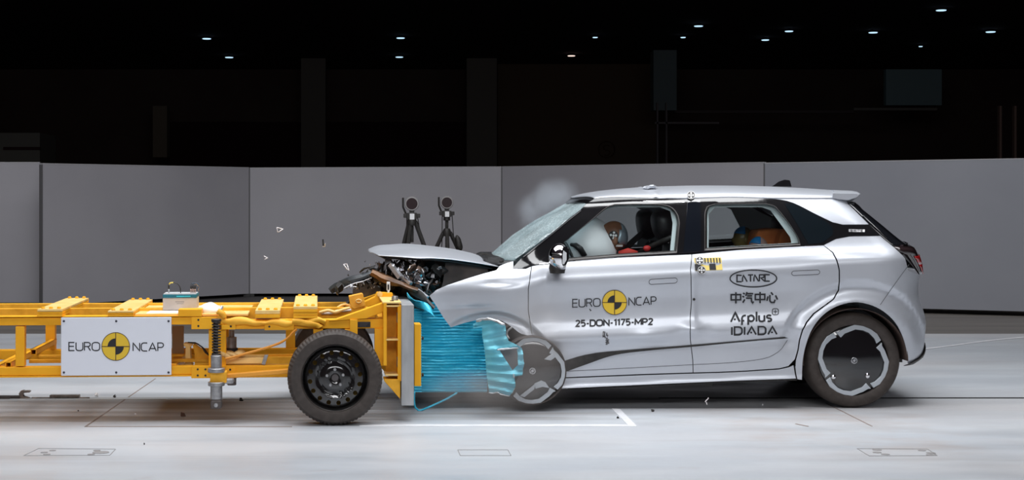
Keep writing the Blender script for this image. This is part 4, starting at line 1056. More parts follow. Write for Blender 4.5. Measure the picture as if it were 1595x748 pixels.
# scale sticker with checker targets
decal('scale_sticker', ([(1081, 402), (1123.5, 401), (1125.5, 420.5), (1083, 422)], [(0, 1, 2, 3)]), mat('sticker_yellow', (.78, .60, .16), .45))
V = []; Fc = []
def addq(pts):
    n = len(V); V.extend(pts); Fc.append((n, n+1, n+2, n+3))
for k in range(9):
    x = 1083+k*4.6; addq([(x, 402.3-.02*k), (x+1.9, 402.3-.02*k), (x+2.7, 410), (x+1.1, 410)])
addq([(1082, 411.5), (1091.5, 411.2), (1092, 421.3), (1083, 421.6)]); addq([(1104.5, 411), (1114.5, 410.8), (1115.5, 420.4), (1105.5, 420.7)])
decal('scale_marks', (V, Fc), INK, -.006)
def checker(x, y, r, off=-.008):
    g = G(); c = S3(x, y, off)
    decal('target_disc', disc2(x, y, r), mat('target_black', (.02, .015, .015), .5), off)
    V, Fc = disc2(x, y, r, r0=r*.9, n=24)
    for dx, dy in ((-.5, 0), (.5, 0), (0, -.5), (0, .5), (0, 0)):
        v, f = disc2(x+dx*r*1.05, y+dy*r*1.05, r*.24, n=12); n = len(V); V += v; Fc += [tuple(i+n for i in q) for q in f]
    decal('target_dots', (V, Fc), mat('target_white', (.75, .75, .75), .5), off-.0015)
checker(1090, 406, 6.3); checker(1093, 421, 6.3); checker(1076.5, 304, 6.3, -.02)
G().tube([S3(1076.5, 308, -.012), S3(1076.5, 316, -.012)], .003, 6).make('target_stalk', MBLACK, car, world=True)
g = G(); V, Fc = disc2(1081, 466.5, 2.2, n=10); g.add([S3(x, y, -.003) for x, y in V], Fc).make('door_scuff', MBLACK, car, world=True)

# --- cabin
def seat(px, py_top, py_bot, w_px, d, lean, name='front_seat', m=FABRIC):
    s = thing_part(name, car, P(px, 420, d)); k = d/F
    def R_(a): return Matrix.Rotation(a, 3, 'Y')
    c = P(px, (py_top+py_bot)/2, d); h = (py_bot-py_top)*k; ww = w_px*k
    g = G(); g.ball((0, 0, 0), (ww/2, .15, h/2), 24, 18)
    for i, v in enumerate(g.V):
        q = Vector((math.copysign(abs(v.x/(ww/2))**.7*ww/2, v.x), math.copysign(abs(v.y/.15)**.6*.15, v.y), math.copysign(abs(v.z/(h/2))**.75*h/2, v.z)))
        g.V[i] = c+R_(lean) @ q
    g.make('headrest', m, s, True, world=True)
    g = G(); b = c+R_(lean) @ Vector((0, 0, -h/2-.34)); g.ball((0, 0, 0), (.085, .24, .33), 24, 18)
    for i, v in enumerate(g.V):
        q = Vector((math.copysign(abs(v.x/.085)**.7*.085, v.x), math.copysign(abs(v.y/.24)**.6*.24, v.y), math.copysign(abs(v.z/.33)**.6*.33, v.z))); g.V[i] = b+R_(lean) @ q+Vector((.03, 0, 0))
    g.make('backrest', m, s, True, world=True)
    g = G(); g.ball((b.x-.22, d, .58), (.28, .25, .09), 20, 12); g.make('cushion', m, s, True, world=True)
    g = G()
    for yy in (-.06, .06): g.tube([c+R_(lean) @ Vector((0, yy, -h/2+.02)), c+R_(lean) @ Vector((0, yy, -h/2-.07))], .007, 8)
    g.make('headrest_post', STEEL, s, True, world=True)
    return s
seat(1006.5, 325.5, 373, 29, 12.3, -.14)
seat(1033.5, 325.5, 374, 35, 11.62, -.20)
g = G()
g.tube([P(1057, 366, 11.22), P(1035, 375, 11.3), P(1008, 387, 11.4), P(985, 400, 11.45)], .022, 6); g.make('seat_belt', MBLACK, car, True, world=True)
g = G(); g.tube([P(1000, 364, 11.9), P(986, 376, 11.8), P(972, 390, 11.6), P(962, 396, 11.5)], .026, 6); g.make('seat_belt', MBLACK, car, True, world=True)
g = G(); g.ball(P(1008, 387.5, 11.33), (.03, .02, .022)).crumple(.008, 20, 2); g.make('belt_marker', mat('red_tag', (.6, .03, .03), .5), car, True, world=True)
# air bag
AB = noisy('airbag_cloth', (.86, .86, .88), (.90, .90, .92), 4, .8, 0, .25)
g = G(); g.ball((0, 0, 0), (.23, .27, .27), 36, 26)
c = P(914, 392, 11.5)
for i, v in enumerate(g.V):
    q = v+noise.noise_vector(v*7)*.022; q.x *= 1 if q.x > 0 else .8; g.V[i] = c+Matrix.Rotation(-.25, 3, 'Y') @ q
g.make('airbag', AB, car, True, world=True)
g = G(); c = P(905, 402, 11.5); M = Matrix.Rotation(math.radians(62), 3, 'Y')
g.tube([c+M @ Vector((.19*math.cos(a), .19*math.sin(a), 0))+Vector((-.06, 0, -.02)) for a in [2*PI*k/40 for k in range(40)]], .016, 10, True)
g.make('steering_wheel', FABRIC, car, True, world=True)
g = G(); c = P(903, 391, 11.28); g.tube([P(889, 381, 11.27), P(896, 382, 11.25), P(904, 388, 11.25), P(911, 399, 11.25)], [.012, .02, .024, .022], 10); g.make('steering_wheel_grip', FABRIC, car, True, world=True)
# rear bench
g = G()
rb = thing_part('rear_bench', car, P(1240, 430, 11.95))
g.box((2.62, 11.25, .62), (2.80, 12.65, 1.14)); g.make('backrest', FABRIC, rb, world=True, bevel=.05)
G().box((2.12, 11.25, .5), (2.65, 12.65, .64)).make('cushion', FABRIC, rb, world=True, bevel=.05)
G().ball(P(1214, 348, 12.2), (.06, .13, .10), 20, 14).make('headrest', FABRIC, rb, True, world=True)

# ------------------------------------------------------------ crash dummies and child seat
SK = noisy('dummy_brown_vinyl', (.16, .065, .032), (.22, .095, .05), 8, .42)
def dummy(name, label, c, s, skin, shirt, facing=-1, nod=0.0, marker=True, cap=None, patch=None, pelvis=None):
    t = thing(name, label, 'crash test dummy', tuple(pelvis))
    # head profile: lathe-like ball shaped into skull, jaw and nose
    g = G(); g.ball((0, 0, 0), (.098*s, .077*s, .118*s), 28, 22); M = Matrix.Rotation(nod, 3, 'Y')
    for i, v in enumerate(g.V):
        q = v.copy(); z_ = q.z/(.118*s)
        if q.x*facing > 0 and z_ < -.2: q.x *= 1.02; q.z *= 1.12
        if q.x*facing < 0 and z_ < -.2: q.x *= max(.45, 1+(z_+.2)*.75)
        dx = q.x*facing/(.098*s)
        q.x += facing*.022*s*math.exp(-((z_+.18)/.13)**2-(q.y/(.02*s))**2) if dx > .5 else 0      # nose
        q.x -= facing*.008*s*math.exp(-((z_-.08)/.1)**2-((abs(q.y)-.03*s)/(.02*s))**2) if dx > .4 else 0  # eye sockets
        g.V[i] = c+M @ q
    hd = g.make('head', skin, t, True, world=True)
    g = G()
    for sy in (-1, 1): g.ball(c+M @ Vector((-facing*.012*s, sy*.077*s, -.012*s)), (.016*s, .010*s, .028*s))
    g.make('ear', skin, t, True, world=True)
    if cap:
        g = G(); g.ball((0, 0, 0), (.101*s, .080*s, .121*s), 24, 20)
        keep = G(); 
        for i, v in enumerate(g.V):
            g.V[i] = c+M @ v
        F2 = [f for f in g.F if all((M.inverted() @ (g.V[i]-c)).x*facing < -.02*s and (M.inverted() @ (g.V[i]-c)).z > -.02*s for i in f)]
        g.F = F2; o = g.make('skull_cap', cap, t, True, world=True); md = o.modifiers.new('s', 'SOLIDIFY'); md.thickness = .004
    if patch:
        g = G(); g.ball((0, 0, 0), (.102*s, .081*s, .122*s), 32, 24); g.V = [M @ v for v in g.V]
        F2 = [f for f in g.F if all(g.V[i].z > .045*s and g.V[i].x*facing > -.02*s for i in f)]; g.F = F2; g.V = [v+c for v in g.V]
        o = g.make('face_tape', patch, t, True, world=True); md = o.modifiers.new('s', 'SOLIDIFY'); md.thickness = .003
    # body: pelvis, trunk, limbs grown as one skin
    pv = Vector(pelvis); ch = pv.lerp(c, .62)+Vector((-.02*facing*-1, 0, 0)); nk = c+Vector((-facing*.03*s, 0, -.12*s))
    J = [pv, pv.lerp(ch, .5), ch, nk, c+Vector((0, 0, -.05*s))]; R_ = [.14*s, .12*s, .13*s, .055*s, .05*s]; E = [(0, 1), (1, 2), (2, 3), (3, 4)]
    for sy in (-1, 1):
        sh = ch+Vector((0, sy*.17*s, .03*s)); el = sh+Vector((facing*.20*s, sy*.03*s, -.20*s)); wr_ = el+Vector((facing*.22*s, -sy*.03*s, .05*s)); hn = wr_+Vector((facing*.08*s, 0, .0))
        b = len(J); J += [sh, el, wr_, hn]; R_ += [.065*s, .048*s, .032*s, .03*s]; E += [(2, b), (b, b+1), (b+1, b+2), (b+2, b+3)]
        hp = pv+Vector((0, sy*.09*s, -.01)); kn = hp+Vector((facing*.40*s, sy*.02, .06*s)); an = kn+Vector((facing*.18*s, 0, -.36*s)); ft = an+Vector((facing*.14*s, 0, -.03*s))
        b = len(J); J += [hp, kn, an, ft]; R_ += [.09*s, .062*s, .04*s, .035*s]; E += [(0, b), (b, b+1), (b+1, b+2), (b+2, b+3)]
    me = bpy.data.meshes.new('body'); inv = WM(t).inverted(); me.from_pydata([tuple(inv @ v) for v in J], E, []); me.update()
    o = bpy.data.objects.new('body', me); COL.objects.link(o); o.parent = t; me.materials.append(shirt)
    sk = o.modifiers.new('skin', 'SKIN'); 
    if not me.skin_vertices: me.skin_vertices.new() if hasattr(me.skin_vertices, 'new') else None
    if me.skin_vertices:
        for i, r in enumerate(R_): me.skin_vertices[0].data[i].radius = (r, r); me.skin_vertices[0].data[i].use_root = (i == 0)
    sk.use_smooth_shade = True
    ss = o.modifiers.new('sub', 'SUBSURF'); ss.levels = 1; ss.render_levels = 2
    return t, M
hc = P(954, 372, 11.42)
t, M = dummy('adult_crash_dummy', 'brown-headed adult crash dummy leaning into the white airbag', hc, 1.13, SK, mat('dummy_jacket', (.03, .028, .03), .7), -1, .25, cap=mat('cap_grey', (.25, .30, .34), .3, .4), pelvis=(P(1000, 500, 11.45).x, 11.45, .70))
g = G(); R0 = 7.5*11.4/F; c = P(955.5, 367, 11.336)
g.lathe([(0, -.002), (R0*1.0, -.002), (R0, .004)], c, 'y', 24).make('head_target', mat('target_black'), t, world=True)
g = G()
for dx, dy in ((-.55, .1), (.5, 0), (.0, -.55), (.1, .6), (0, 0)): g.lathe([(0, -.004), (R0*.24, -.004), (R0*.24, 0)], c+Vector((dx*R0, 0, dy*R0)), 'y', 12)
g.make('target_dots', mat('target_white'), t, world=True)
G().box(P(959.5, 384.5, 11.335), P(969.5, 381.5, 11.35)).make('head_label', mat('label_pale', (.55, .5, .48), .6), t, world=True)
G().ball(P(962, 377.5, 11.34), (.010, .006, .010)).make('screw_hole', mat('hole_black', (.01, .01, .01), .5), t, True, world=True)
g = G(); g.tube([P(965, 396, 11.36), P(978, 394, 11.34), P(992, 397.5, 11.34)], [.025, .038, .03], 12).crumple(.006, 14, 2); g.make('shoulder_sleeve', mat('red_cloth', (.62, .05, .035), .7), t, True, world=True)
OL = noisy('dummy_olive', (.13, .10, .03), (.20, .15, .05), 7, .35)
BLT = mat('blue_tape', (.02, .25, .62), .4)
dummy('child_crash_dummy', 'olive-headed child crash dummy with blue tape, beside the orange seat', P(1157.5, 372, 11.95), .80, OL, mat('dummy_red_shirt', (.3, .05, .03), .7), -1, .1, patch=BLT, pelvis=(P(1175, 480, 11.95).x, 11.95, .72))
dummy('child_crash_dummy', 'pinkish-headed child crash dummy with blue tape, lowest and nearest the window', P(1181, 387, 11.55), .74, noisy('dummy_pink', (.50, .30, .27), (.58, .38, .34), 7, .45), mat('dummy_red_shirt'), -1, .15, patch=BLT, pelvis=(P(1190, 490, 11.55).x, 11.55, .66))
cs = thing('child_restraint', 'orange-brown padded child seat behind the child dummies in the rear window', 'child seat', (P(1212, 500, 11.75).x, 11.75, .64))
OR = noisy('orange_fabric', (.60, .17, .045), (.70, .22, .06), 10, .8)
def puff(name, pts_px, d0, d1, m, par, b=.03):
    g = G(); g.prism([P(x, y, (d0+d1)/2) for x, y in pts_px], lambda p: Vector((p.x, d0, p.z)), lambda p: Vector((p.x, d1, p.z))); return g.make(name, m, par, world=True, bevel=b)
puff('shell', [(1169, 364), (1176, 358.5), (1200, 355.5), (1222, 357), (1228, 365), (1226, 420), (1180, 420), (1168, 385)], 11.62, 12.0, OR, cs, .035)
puff('side_wing', curve([(1209, 420), (1208, 390), (1211, 368), (1219, 357.5), (1232, 357), (1236, 366), (1230, 390), (1228, 420)], 5), 11.48, 11.62, OR, cs, .03)
puff('side_wing', curve([(1209, 420), (1208, 390), (1211, 368), (1219, 357.5), (1232, 357), (1236, 366), (1230, 390), (1228, 420)], 5), 12.0, 12.12, OR, cs, .03)
puff('inner_pad', [(1222, 370), (1236, 362), (1246, 374), (1248, 420), (1222, 420)], 11.56, 11.9, FABRIC, cs, .03)
# ------------------------------------------------------------ the yellow impact trolley
YAW = math.radians(3.4); CY_, SY_ = math.cos(YAW), math.sin(YAW)
TX, TY = (522-HX)*10.22/F, 10.22
trolley = thing('impact_trolley', 'yellow steel barrier trolley on black steel wheels, carrying the blue deformable block', 'trolley', (TX, TY, 0), YAW)
def T2(px, py, v):
    a = (px-HX)/F; b = (py-HY)/F
    d = (v+TY*CY_-TX*SY_)/(CY_-SY_*a)
    X = a*d-TX; Y = d-TY
    return Vector((X*CY_+Y*SY_, v, CZ-b*d))
def tb(g, px0, py0, px1, py1, v0, v1):
    a = T2(px0, py1, v0); b = T2(px1, py0, v0); return g.box((a.x, v0, a.z), (b.x, v1, b.z))
def tpart(name, boxes, m, bevel=.004, label=None, parent=None):
    g = G()
    for b in boxes: tb(g, *b)
    return g.make(name, m, parent or trolley, bevel=bevel, label=label)
def tpoly(g, pts, v0, v1, pv=None):
    q = [T2(x, y, v0 if pv is None else pv) for x, y in pts]
    return g.prism(q, lambda p: Vector((p.x, v0, p.z)), lambda p: Vector((p.x, v1, p.z)))
VN, VF = .26, 1.40     # near and far rail lateral positions
tpart('upper_rail', [(-260, 494, 352, 508.5, VN, VN+.09), (352, 497, 600, 513, VN+.01, VN+.09)], YEL)
z1 = T2(0, 494, VN).z; z0 = T2(0, 508.5, VN).z; l0 = T2(0, 571, VN).z; l1 = T2(0, 587.5, VN).z
ul, ur = T2(-260, 500, VN).x, T2(598, 500, VN).x
G().box((ul, VF, z0-.01), (ur, VF+.09, z1)).make('upper_rail', YEL, trolley, bevel=.004)
tpart('lower_rail', [(-260, 570.5, 300, 587.5, VN, VN+.09), (300, 569.5, 455, 589, VN-.004, VN+.09)], YEL)
G().box((ul, VF, l1), (T2(560, 580, VN).x, VF+.09, l0)).make('lower_rail', YEL, trolley, bevel=.004)
# inner channel seen above the near rail
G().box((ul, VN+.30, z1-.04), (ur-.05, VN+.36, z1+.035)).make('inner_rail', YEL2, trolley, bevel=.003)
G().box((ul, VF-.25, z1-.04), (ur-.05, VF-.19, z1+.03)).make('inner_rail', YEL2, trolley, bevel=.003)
tpart('rail_flange', [(-260, 493.2, 298, 494.6, VN-.01, VN+.11), (-260, 586.6, 300, 588.2, VN-.01, VN+.11)], YEL, .001)
# gusset / joint plates with bolt holes
def joint(px0, py0, px1, py1, holes, v=VN-.012):
    o = tpart('joint_plate', [(px0, py0, px1, py1, v, v+.012)], YEL2 if 0 else YEL, .002)
    g = G()
    for x, y in holes:
        c = T2(x, y, v); g.lathe([(0, -.002), (.007, -.002), (.007, .002)], c, 'y', 12)
    g.make('bolt_hole', mat('hole_black', (.01, .01, .01), .5), o)
joint(298, 494, 336, 513, [(309, 498.5), (309, 508)]); joint(345, 506, 367, 513.5, [(359.5, 508.5)]); joint(412, 504.5, 458, 514.5, [(419.5, 509)])
joint(298, 570.5, 327, 589.5, [(308, 575.5), (308, 585), (320, 575.5), (320, 585)]); joint(351, 571, 366, 589, [(358.5, 576), (358.5, 585)])
tpart('upright', [(24, 508.5, 38, 571, VN, VN+.07)], YEL); tpart('upright', [(-110, 508.5, -96, 571, VN, VN+.07)], YEL)
tpart('upright', [(325, 513, 352, 570.5, VN+.02, VN+.09)], YEL)
for px in (24, 325, -110, 440):
    u = T2(px, 520, VN).x; G().box((u, VF+.01, l0), (u+.07, VF+.08, z0)).make('upright', YEL, trolley, bevel=.003)
# cross tubes
for px, zz in ((-8, .40), (12, .42), (60, .40)):
    pass
for px, py, wd in ((-6, 567, 10), (13, 562, 9), (37, 550, 9)):
    a = T2(px, py, VN+.12); s_ = wd*10.4/F; h = G()
    L = 1.1
    # hollow square tube
    for (x0, x1, z0_, z1_) in ((0, s_, 0, .004), (0, s_, s_-.004, s_), (0, .004, 0, s_), (s_-.004, s_, 0, s_)): h.box((a.x+x0, a.y-.10 if px < 30 else a.y+.25, a.z-s_+z0_), (a.x+x1, a.y+L, a.z-s_+z1_))
    h.make('cross_tube', YEL, trolley)
for px in (110, 200, 260):
    a = T2(px, 575, VN); G().box((a.x, VN+.05, a.z-.03), (a.x+.06, VF+.05, a.z+.03)).make('cross_member', YEL2, trolley, bevel=.003)
for px in (300, 470, 590): 
    a = T2(px, 502, VN); G().box((a.x, VN+.05, a.z-.03), (a.x+.05, VF+.05, a.z+.03)).make('cross_member', YEL2, trolley, bevel=.003)
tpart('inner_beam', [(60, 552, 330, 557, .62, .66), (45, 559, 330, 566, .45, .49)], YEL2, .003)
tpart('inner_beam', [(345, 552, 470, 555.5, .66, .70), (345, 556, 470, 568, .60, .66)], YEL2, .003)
g = G(); tpoly(g, [(286, 535), (300, 535), (299, 539), (296, 541), (297, 565), (301, 569), (284, 569), (288, 565), (289, 541), (286, 539)], .50, .60); g.make('stub_post', YTOP, trolley, bevel=.003)
g = G(); tpoly(g, [(300, 538), (303, 535), (328, 554), (328, 569), (303, 569), (303, 550)], .46, .49); g.make('gusset', YEL2, trolley, bevel=.003)
tpart('bracing_panel', [(268, 508, 286, 551, .9, .93)], mat('tan_panel', (.45, .34, .22), .7), .003)
g = G()
for k in range(5): g.tube([T2(293, 533.5, .48), T2(304+k, 534+k*.4, .42), T2(314+k*1.2, 540+k, .36), T2(320+k*1.3, 550+k, .33)], .004, 5)
g.make('cable_bundle', MBLACK, trolley, True)
# top cross plates, stacked and bolted
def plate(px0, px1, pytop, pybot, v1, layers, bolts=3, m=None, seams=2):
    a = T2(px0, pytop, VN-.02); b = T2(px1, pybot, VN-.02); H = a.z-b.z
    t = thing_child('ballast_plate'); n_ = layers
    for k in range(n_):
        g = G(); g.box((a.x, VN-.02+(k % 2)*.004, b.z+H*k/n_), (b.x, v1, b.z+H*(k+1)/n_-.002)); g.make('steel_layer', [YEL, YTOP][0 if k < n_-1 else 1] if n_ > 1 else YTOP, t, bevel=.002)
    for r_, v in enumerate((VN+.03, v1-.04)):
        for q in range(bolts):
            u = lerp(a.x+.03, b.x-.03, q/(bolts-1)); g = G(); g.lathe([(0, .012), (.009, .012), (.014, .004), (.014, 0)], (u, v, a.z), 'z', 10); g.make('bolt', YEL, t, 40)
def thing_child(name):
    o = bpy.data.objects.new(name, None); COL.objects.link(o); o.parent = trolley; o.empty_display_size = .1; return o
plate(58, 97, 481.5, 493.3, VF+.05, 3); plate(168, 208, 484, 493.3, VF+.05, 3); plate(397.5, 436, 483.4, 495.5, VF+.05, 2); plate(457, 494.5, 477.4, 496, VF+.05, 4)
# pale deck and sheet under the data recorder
a = T2(209, 492.5, VN); b = T2(282, 491, VN); G().box((a.x, VN+.03, a.z-.004), (b.x+.45, VF, a.z+.012)).make('deck_plate', YTOP, trolley, bevel=.003)
a = T2(228, 490, VN+.1); G().box((a.x, VN+.08, a.z), (a.x+.23, VN+.45, a.z+.012)).make('white_sheet', WHITE, trolley, bevel=.004)
tpart('mounting_block', [(277.5, 482, 314, 493.5, VN-.01, VN+.12)], YEL, .003)
# foil-wrapped lump and crumpled yellow cloth on the rail
g = G(); g.ball(T2(327, 484, VN+.18), (.085, .10, .05), 26, 18).crumple(.018, 14, 4); g.make('wrapped_bundle', noisy('pale_wrap', (.85, .80, .72), (.86, .62, .22), 9, .5, lo=.55, hi=.72), trolley, 40)
g = G(); g.tube([T2(343, 483, VN+.12), T2(346, 478, VN+.14)], .012, 8); g.make('valve', STEEL, trolley, 40)
def cloth(name, pts_px, v, r, amp, m, n=14, seed=1):
    g = G(); c = curve(pts_px, 3); g.tube([T2(x, y, v) for x, y in c], r, n); g.crumple(amp, 10, seed); return g.make(name, m, trolley, 50)
CLOTH = noisy('orange_yellow_cloth', (.82, .37, .015), (.90, .47, .03), 5, .6, 0, .2)
cloth('cloth_wrap', [(340, 494), (352, 500), (372, 501), (400, 502), (430, 502), (455, 503), (475, 502), (492, 500), (505, 503)], VN+.005, .024, .022, CLOTH, seed=5)
cloth('cloth_wrap', [(338, 484), (345, 490), (348, 497)], VN, .02, .018, CLOTH, seed=8)
cloth('cloth_wrap', [(456, 500), (480, 503), (495, 507), (500, 512)], VN-.01, .018, .018, CLOTH, seed=9)
cloth('strap', [(462, 513), (455, 519), (446, 528), (430, 537), (405, 545), (380, 552), (352, 559)], VN-.02, .009, .004, noisy('orange_strap', (.65, .22, .02), (.75, .32, .04), 6, .6), 6, seed=3)
g = G()
for k in range(6): c = T2(344+k*6, 552+((k*7) % 5)-2, .32); g.ball(c, (.04, .05, .022), 14, 8)
g.crumple(.02, 14, 9); g.make('tan_rags', noisy('tan_rag', (.55, .33, .10), (.70, .48, .22), 12, .8), trolley, 40)
tpart('tray', [(345, 557, 412, 567, .30, .5)], YTOP, .004)
g = G(); tpoly(g, [(407, 568), (412, 553), (418, 553), (413, 569)], .28, .31); g.make('clamp_bracket', STEEL, trolley, bevel=.002)
# control arm and strut
g = G(); a = T2(352, 586, .20); b = T2(450, 578, .20); g.bar(a, b, .05, .032); g.make('control_arm', mat('orange_arm', (.78, .33, .03), .45), trolley, bevel=.006)
tpart('knuckle', [(327, 579, 353, 597, .10, .19)], YEL2, .006); tpart('knuckle', [(345, 590, 364, 598.5, .12, .2)], STEEL, .01)
c = T2(337, 560, .12); strut = thing_child('spring_strut')
def zz(py): return T2(337, py, .12).z
k_ = 10.3/F
pts = []
zt, zb = zz(499), zz(553); NT = 12
for i in range(NT*20+1):
    a = 2*PI*i/20; pts.append((c.x+.026*math.cos(a), .12+.026*math.sin(a), lerp(zt, zb, i/(NT*20))))
G().tube(pts, .0055, 6).make('coil_spring', mat('spring_dark', (.05, .045, .045), .35, .5), strut, True)
G().tube([(c.x, .12, zz(500)), (c.x, .12, zz(555))], .012, 12).make('damper_rod', mat('spring_dark'), strut, 40)
def cyl(name, y0, y1, r, m, px=337, v=.12, par=None, pr=None):
    z0_, z1_ = T2(px, y1, v).z, T2(px, y0, v).z; x = T2(px, 560, v).x
    return G().lathe([(0, z1_), (r-.003, z1_), (r, z1_-.003), (r, z0_+.003), (r-.003, z0_), (0, z0_)], (x, v, 0), 'z', 28).make(name, m, par or strut, 40)
cyl('spring_cap', 497, 501.5, .034, mat('spring_dark')); cyl('spring_seat', 551, 554, .032, mat('spring_dark'))
cyl('damper_body', 553.5, 574, .037, STEEL); cyl('collar', 573.5, 580, .058, STEEL); cyl('collar', 595, 601, .056, STEEL); cyl('damper_body', 600, 622, .040, STEEL)
g = G(); z0_, z1_ = zz(636.5), zz(622); g.box((c.x-.038, .085, z0_), (c.x+.038, .155, z1_)); g.make('fork_foot', mat('foot_brown_grey', (.10, .085, .08), .45, .5), strut, bevel=.012)
G().lathe([(0, .078), (.012, .078), (.016, .086), (.016, .09)], (c.x, 0, zz(630.5)), 'y', 16).make('foot_bolt', STEEL, strut, 40)
s2 = thing_child('spring_strut')
cyl('damper_body', 515, 526, .020, STEEL, 361, 1.2, s2); cyl('damper_body', 525, 543, .036, STEEL, 361, 1.2, s2); cyl('collar', 542, 548, .046, mat('spring_dark'), 361, 1.2, s2); cyl('damper_body', 548, 600, .034, STEEL, 361, 1.2, s2)
# axle brackets above the wheel
for bx in ((488, 513, 503, 545, VN, VN+.06), (537, 513, 557, 545, VN, VN+.06), (583.5, 512, 597, 570, VN, VN+.06)): tpart('axle_bracket', [bx], YEL, .003)
tpart('axle_bracket', [(545, 498, 557, 522, VN-.01, VN)], YEL, .003)
G().tube([T2(522, 589, .2), Vector((0, 1.6, T2(522, 589, .2).z))], .05, 14).make('axle', DARK, trolley, 40)
o = tpart('data_plate', [(556.5, 501.5, 577, 510, VN-.006, VN)], mat('plate_black', (.012, .012, .014), .4), .001)
g = G()
for k in range(3): tb(g, 560, 503+k*2.4, 574-k*2, 504+k*2.4, VN-.008, VN-.005)
g.make('printed_lines', mat('dull_print', (.06, .05, .05), .6), o)
# sloping beam to the head frame
def slope_beam(v, w=.09):
    g = G(); tpoly(g, [(512, 498), (524, 497.5), (597, 471.8), (597, 486.5), (571, 496.5), (512, 501)], v, v+w, pv=VN); g.make('sloping_beam', YEL, trolley, bevel=.004)
slope_beam(VN); slope_beam(VF-.1)
# head frame: I-section column with shelves
def column_(v0, v1):
    g = G(); tb(g, 597, 471, 602, 592, v0, v1); g.make('column_flange', YEL, trolley, bevel=.003)
    g = G(); tb(g, 619.5, 474, 625, 594, v0, v1); g.make('column_flange', YEL, trolley, bevel=.003)
    g = G(); tb(g, 601, 475, 620, 592, (v0+v1)/2+.03, (v0+v1)/2+.045); g.make('column_web', YEL2, trolley)
for off in (0, VF-VN-.06):
    v0 = .20+off; v1 = .40+off
    for b in ((597, 471.5, 602.5, 570), (619.5, 476, 625.5, 594)):
        a = T2(b[0], b[1], .20); c_ = T2(b[2], b[3], .20); G().box((a.x, v0, c_.z), (c_.x, v1, a.z)).make('column_flange', YEL, trolley, bevel=.003)
    a = T2(602, 478, .20); c_ = T2(620, 586, .20); G().box((a.x, v1-.02, c_.z), (c_.x, v1, a.z)).make('column_web', YEL2, trolley)
    for yy in (476, 528.5, 583.5):
        a = T2(600, yy, .20); c_ = T2(623, yy+2.2, .20); G().box((a.x, v0, c_.z), (c_.x, v1, a.z)).make('column_shelf', YTOP, trolley, bevel=.002)
    q = [T2(x, y, .20) for x, y in [(598.5, 591), (598.5, 594), (623.5, 622), (623.5, 591)]]
    G().prism(q, lambda p: Vector((p.x, v0, p.z)), lambda p: Vector((p.x, v1-.02, p.z))).make('column_gusset', YEL2, trolley, bevel=.003)
for yy in (494, 563):
    c_ = T2(620, yy, .24); g = G(); g.box((c_.x-.008, .24, c_.z-.04), (c_.x+.0, .28, c_.z+.03)); g.make('latch', STEEL, trolley, bevel=.003)
a = T2(596, 470.5, .20); c_ = T2(625, 476, .20)
G().box((a.x, .20, a.z-.012), (c_.x, 1.56, a.z)).make('head_frame_top', YTOP, trolley, bevel=.003)
G().lathe([(0, .03), (.02, .03), (.024, .01), (.024, 0)], (c_.x-.035, .36, a.z), 'z', 16).make('eye_bolt', STEEL, trolley, 40)
G().lathe([(0, .004), (.014, .004), (.014, 0)], (c_.x-.06, .28, a.z), 'z', 16).make('bolt_hole', mat('hole_black'), trolley)
# raised block and tow loops on the head frame
g = G(); q = [(543, 462), (564, 457.5), (566, 459), (570, 478), (552, 483), (547, 480)]; tpoly(g, q, .55, .62, pv=.5); g.make('tow_lug', noisy('lug_orange', (.80, .36, .02), (.86, .47, .06), 9, .5), trolley, bevel=.006)
g = G(); c_ = T2(559, 470, .5); g.tube([c_+Vector((.018*math.cos(a), -.0, .012*math.sin(a)))+Vector((0, .04, 0)) for a in [2*PI*k/16 for k in range(16)]], .005, 6, True); g.make('lug_eye', YTOP, trolley, True)
g = G(); q = [(566, 472), (584, 463), (588, 456), (612, 457), (614, 470), (600, 472), (570, 480)]; tpoly(g, q, .75, .85, pv=.7); g.make('upper_bracket', YEL, trolley, bevel=.005)
g = G(); c_ = T2(592, 459, .7); g.lathe([(0, -.01), (.02, -.008), (.02, 0)], c_+Vector((0, .05, 0)), 'y', 14); g.make('bolt', YTOP, trolley, 40)
g = G(); a = T2(605, 456, .62); g.tube([a, a+Vector((.0, 0, .02))], .008, 8); g.box((a.x-.012, .62, a.z+.015), (a.x+.012, .645, a.z+.075), Matrix.Rotation(0, 4, 'Y')); g.make('white_tag', WHITE, trolley, bevel=.002)
g = G(); a = T2(605, 449, .6); g.box((a.x-.006, .612, a.z-.012), (a.x+.006, .62, a.z+.025)); g.make('tag_print', INK, trolley)
for k, pts in enumerate(([(497, 487), (510, 484), (522, 486), (535, 482), (545, 480)], [(500, 489), (515, 488), (530, 484), (548, 483)], [(520, 484), (530, 477), (540, 474), (547, 478)])):
    cloth('sling', pts, .5+.06*k, .010, .012, YTOP if k != 1 else mat('white_cord', (.7, .68, .66), .6), 8, seed=k)
cloth('sling', [(512, 487), (526, 481), (541, 473), (546, 466)], .66, .012, .014, MBLACK, 8, seed=6)
# the thick grey backing plate
a = T2(625.3, 475, .16); b = T2(644.8, 632, .16)
G().box((a.x, .16, b.z), (b.x, 1.62, a.z)).make('backing_plate', GALV, trolley, bevel=.004)
tpart('barrier_bracket', [(645.5, 505, 656, 602, .40, .55)], YEL, .004, parent=None)
for yy in (527, 584): 
    c_ = T2(657, yy, .45); G().lathe([(0, .014), (.011, .012), (.014, 0)], c_, 'x', 10).make('bolt', DARK, trolley, 40)
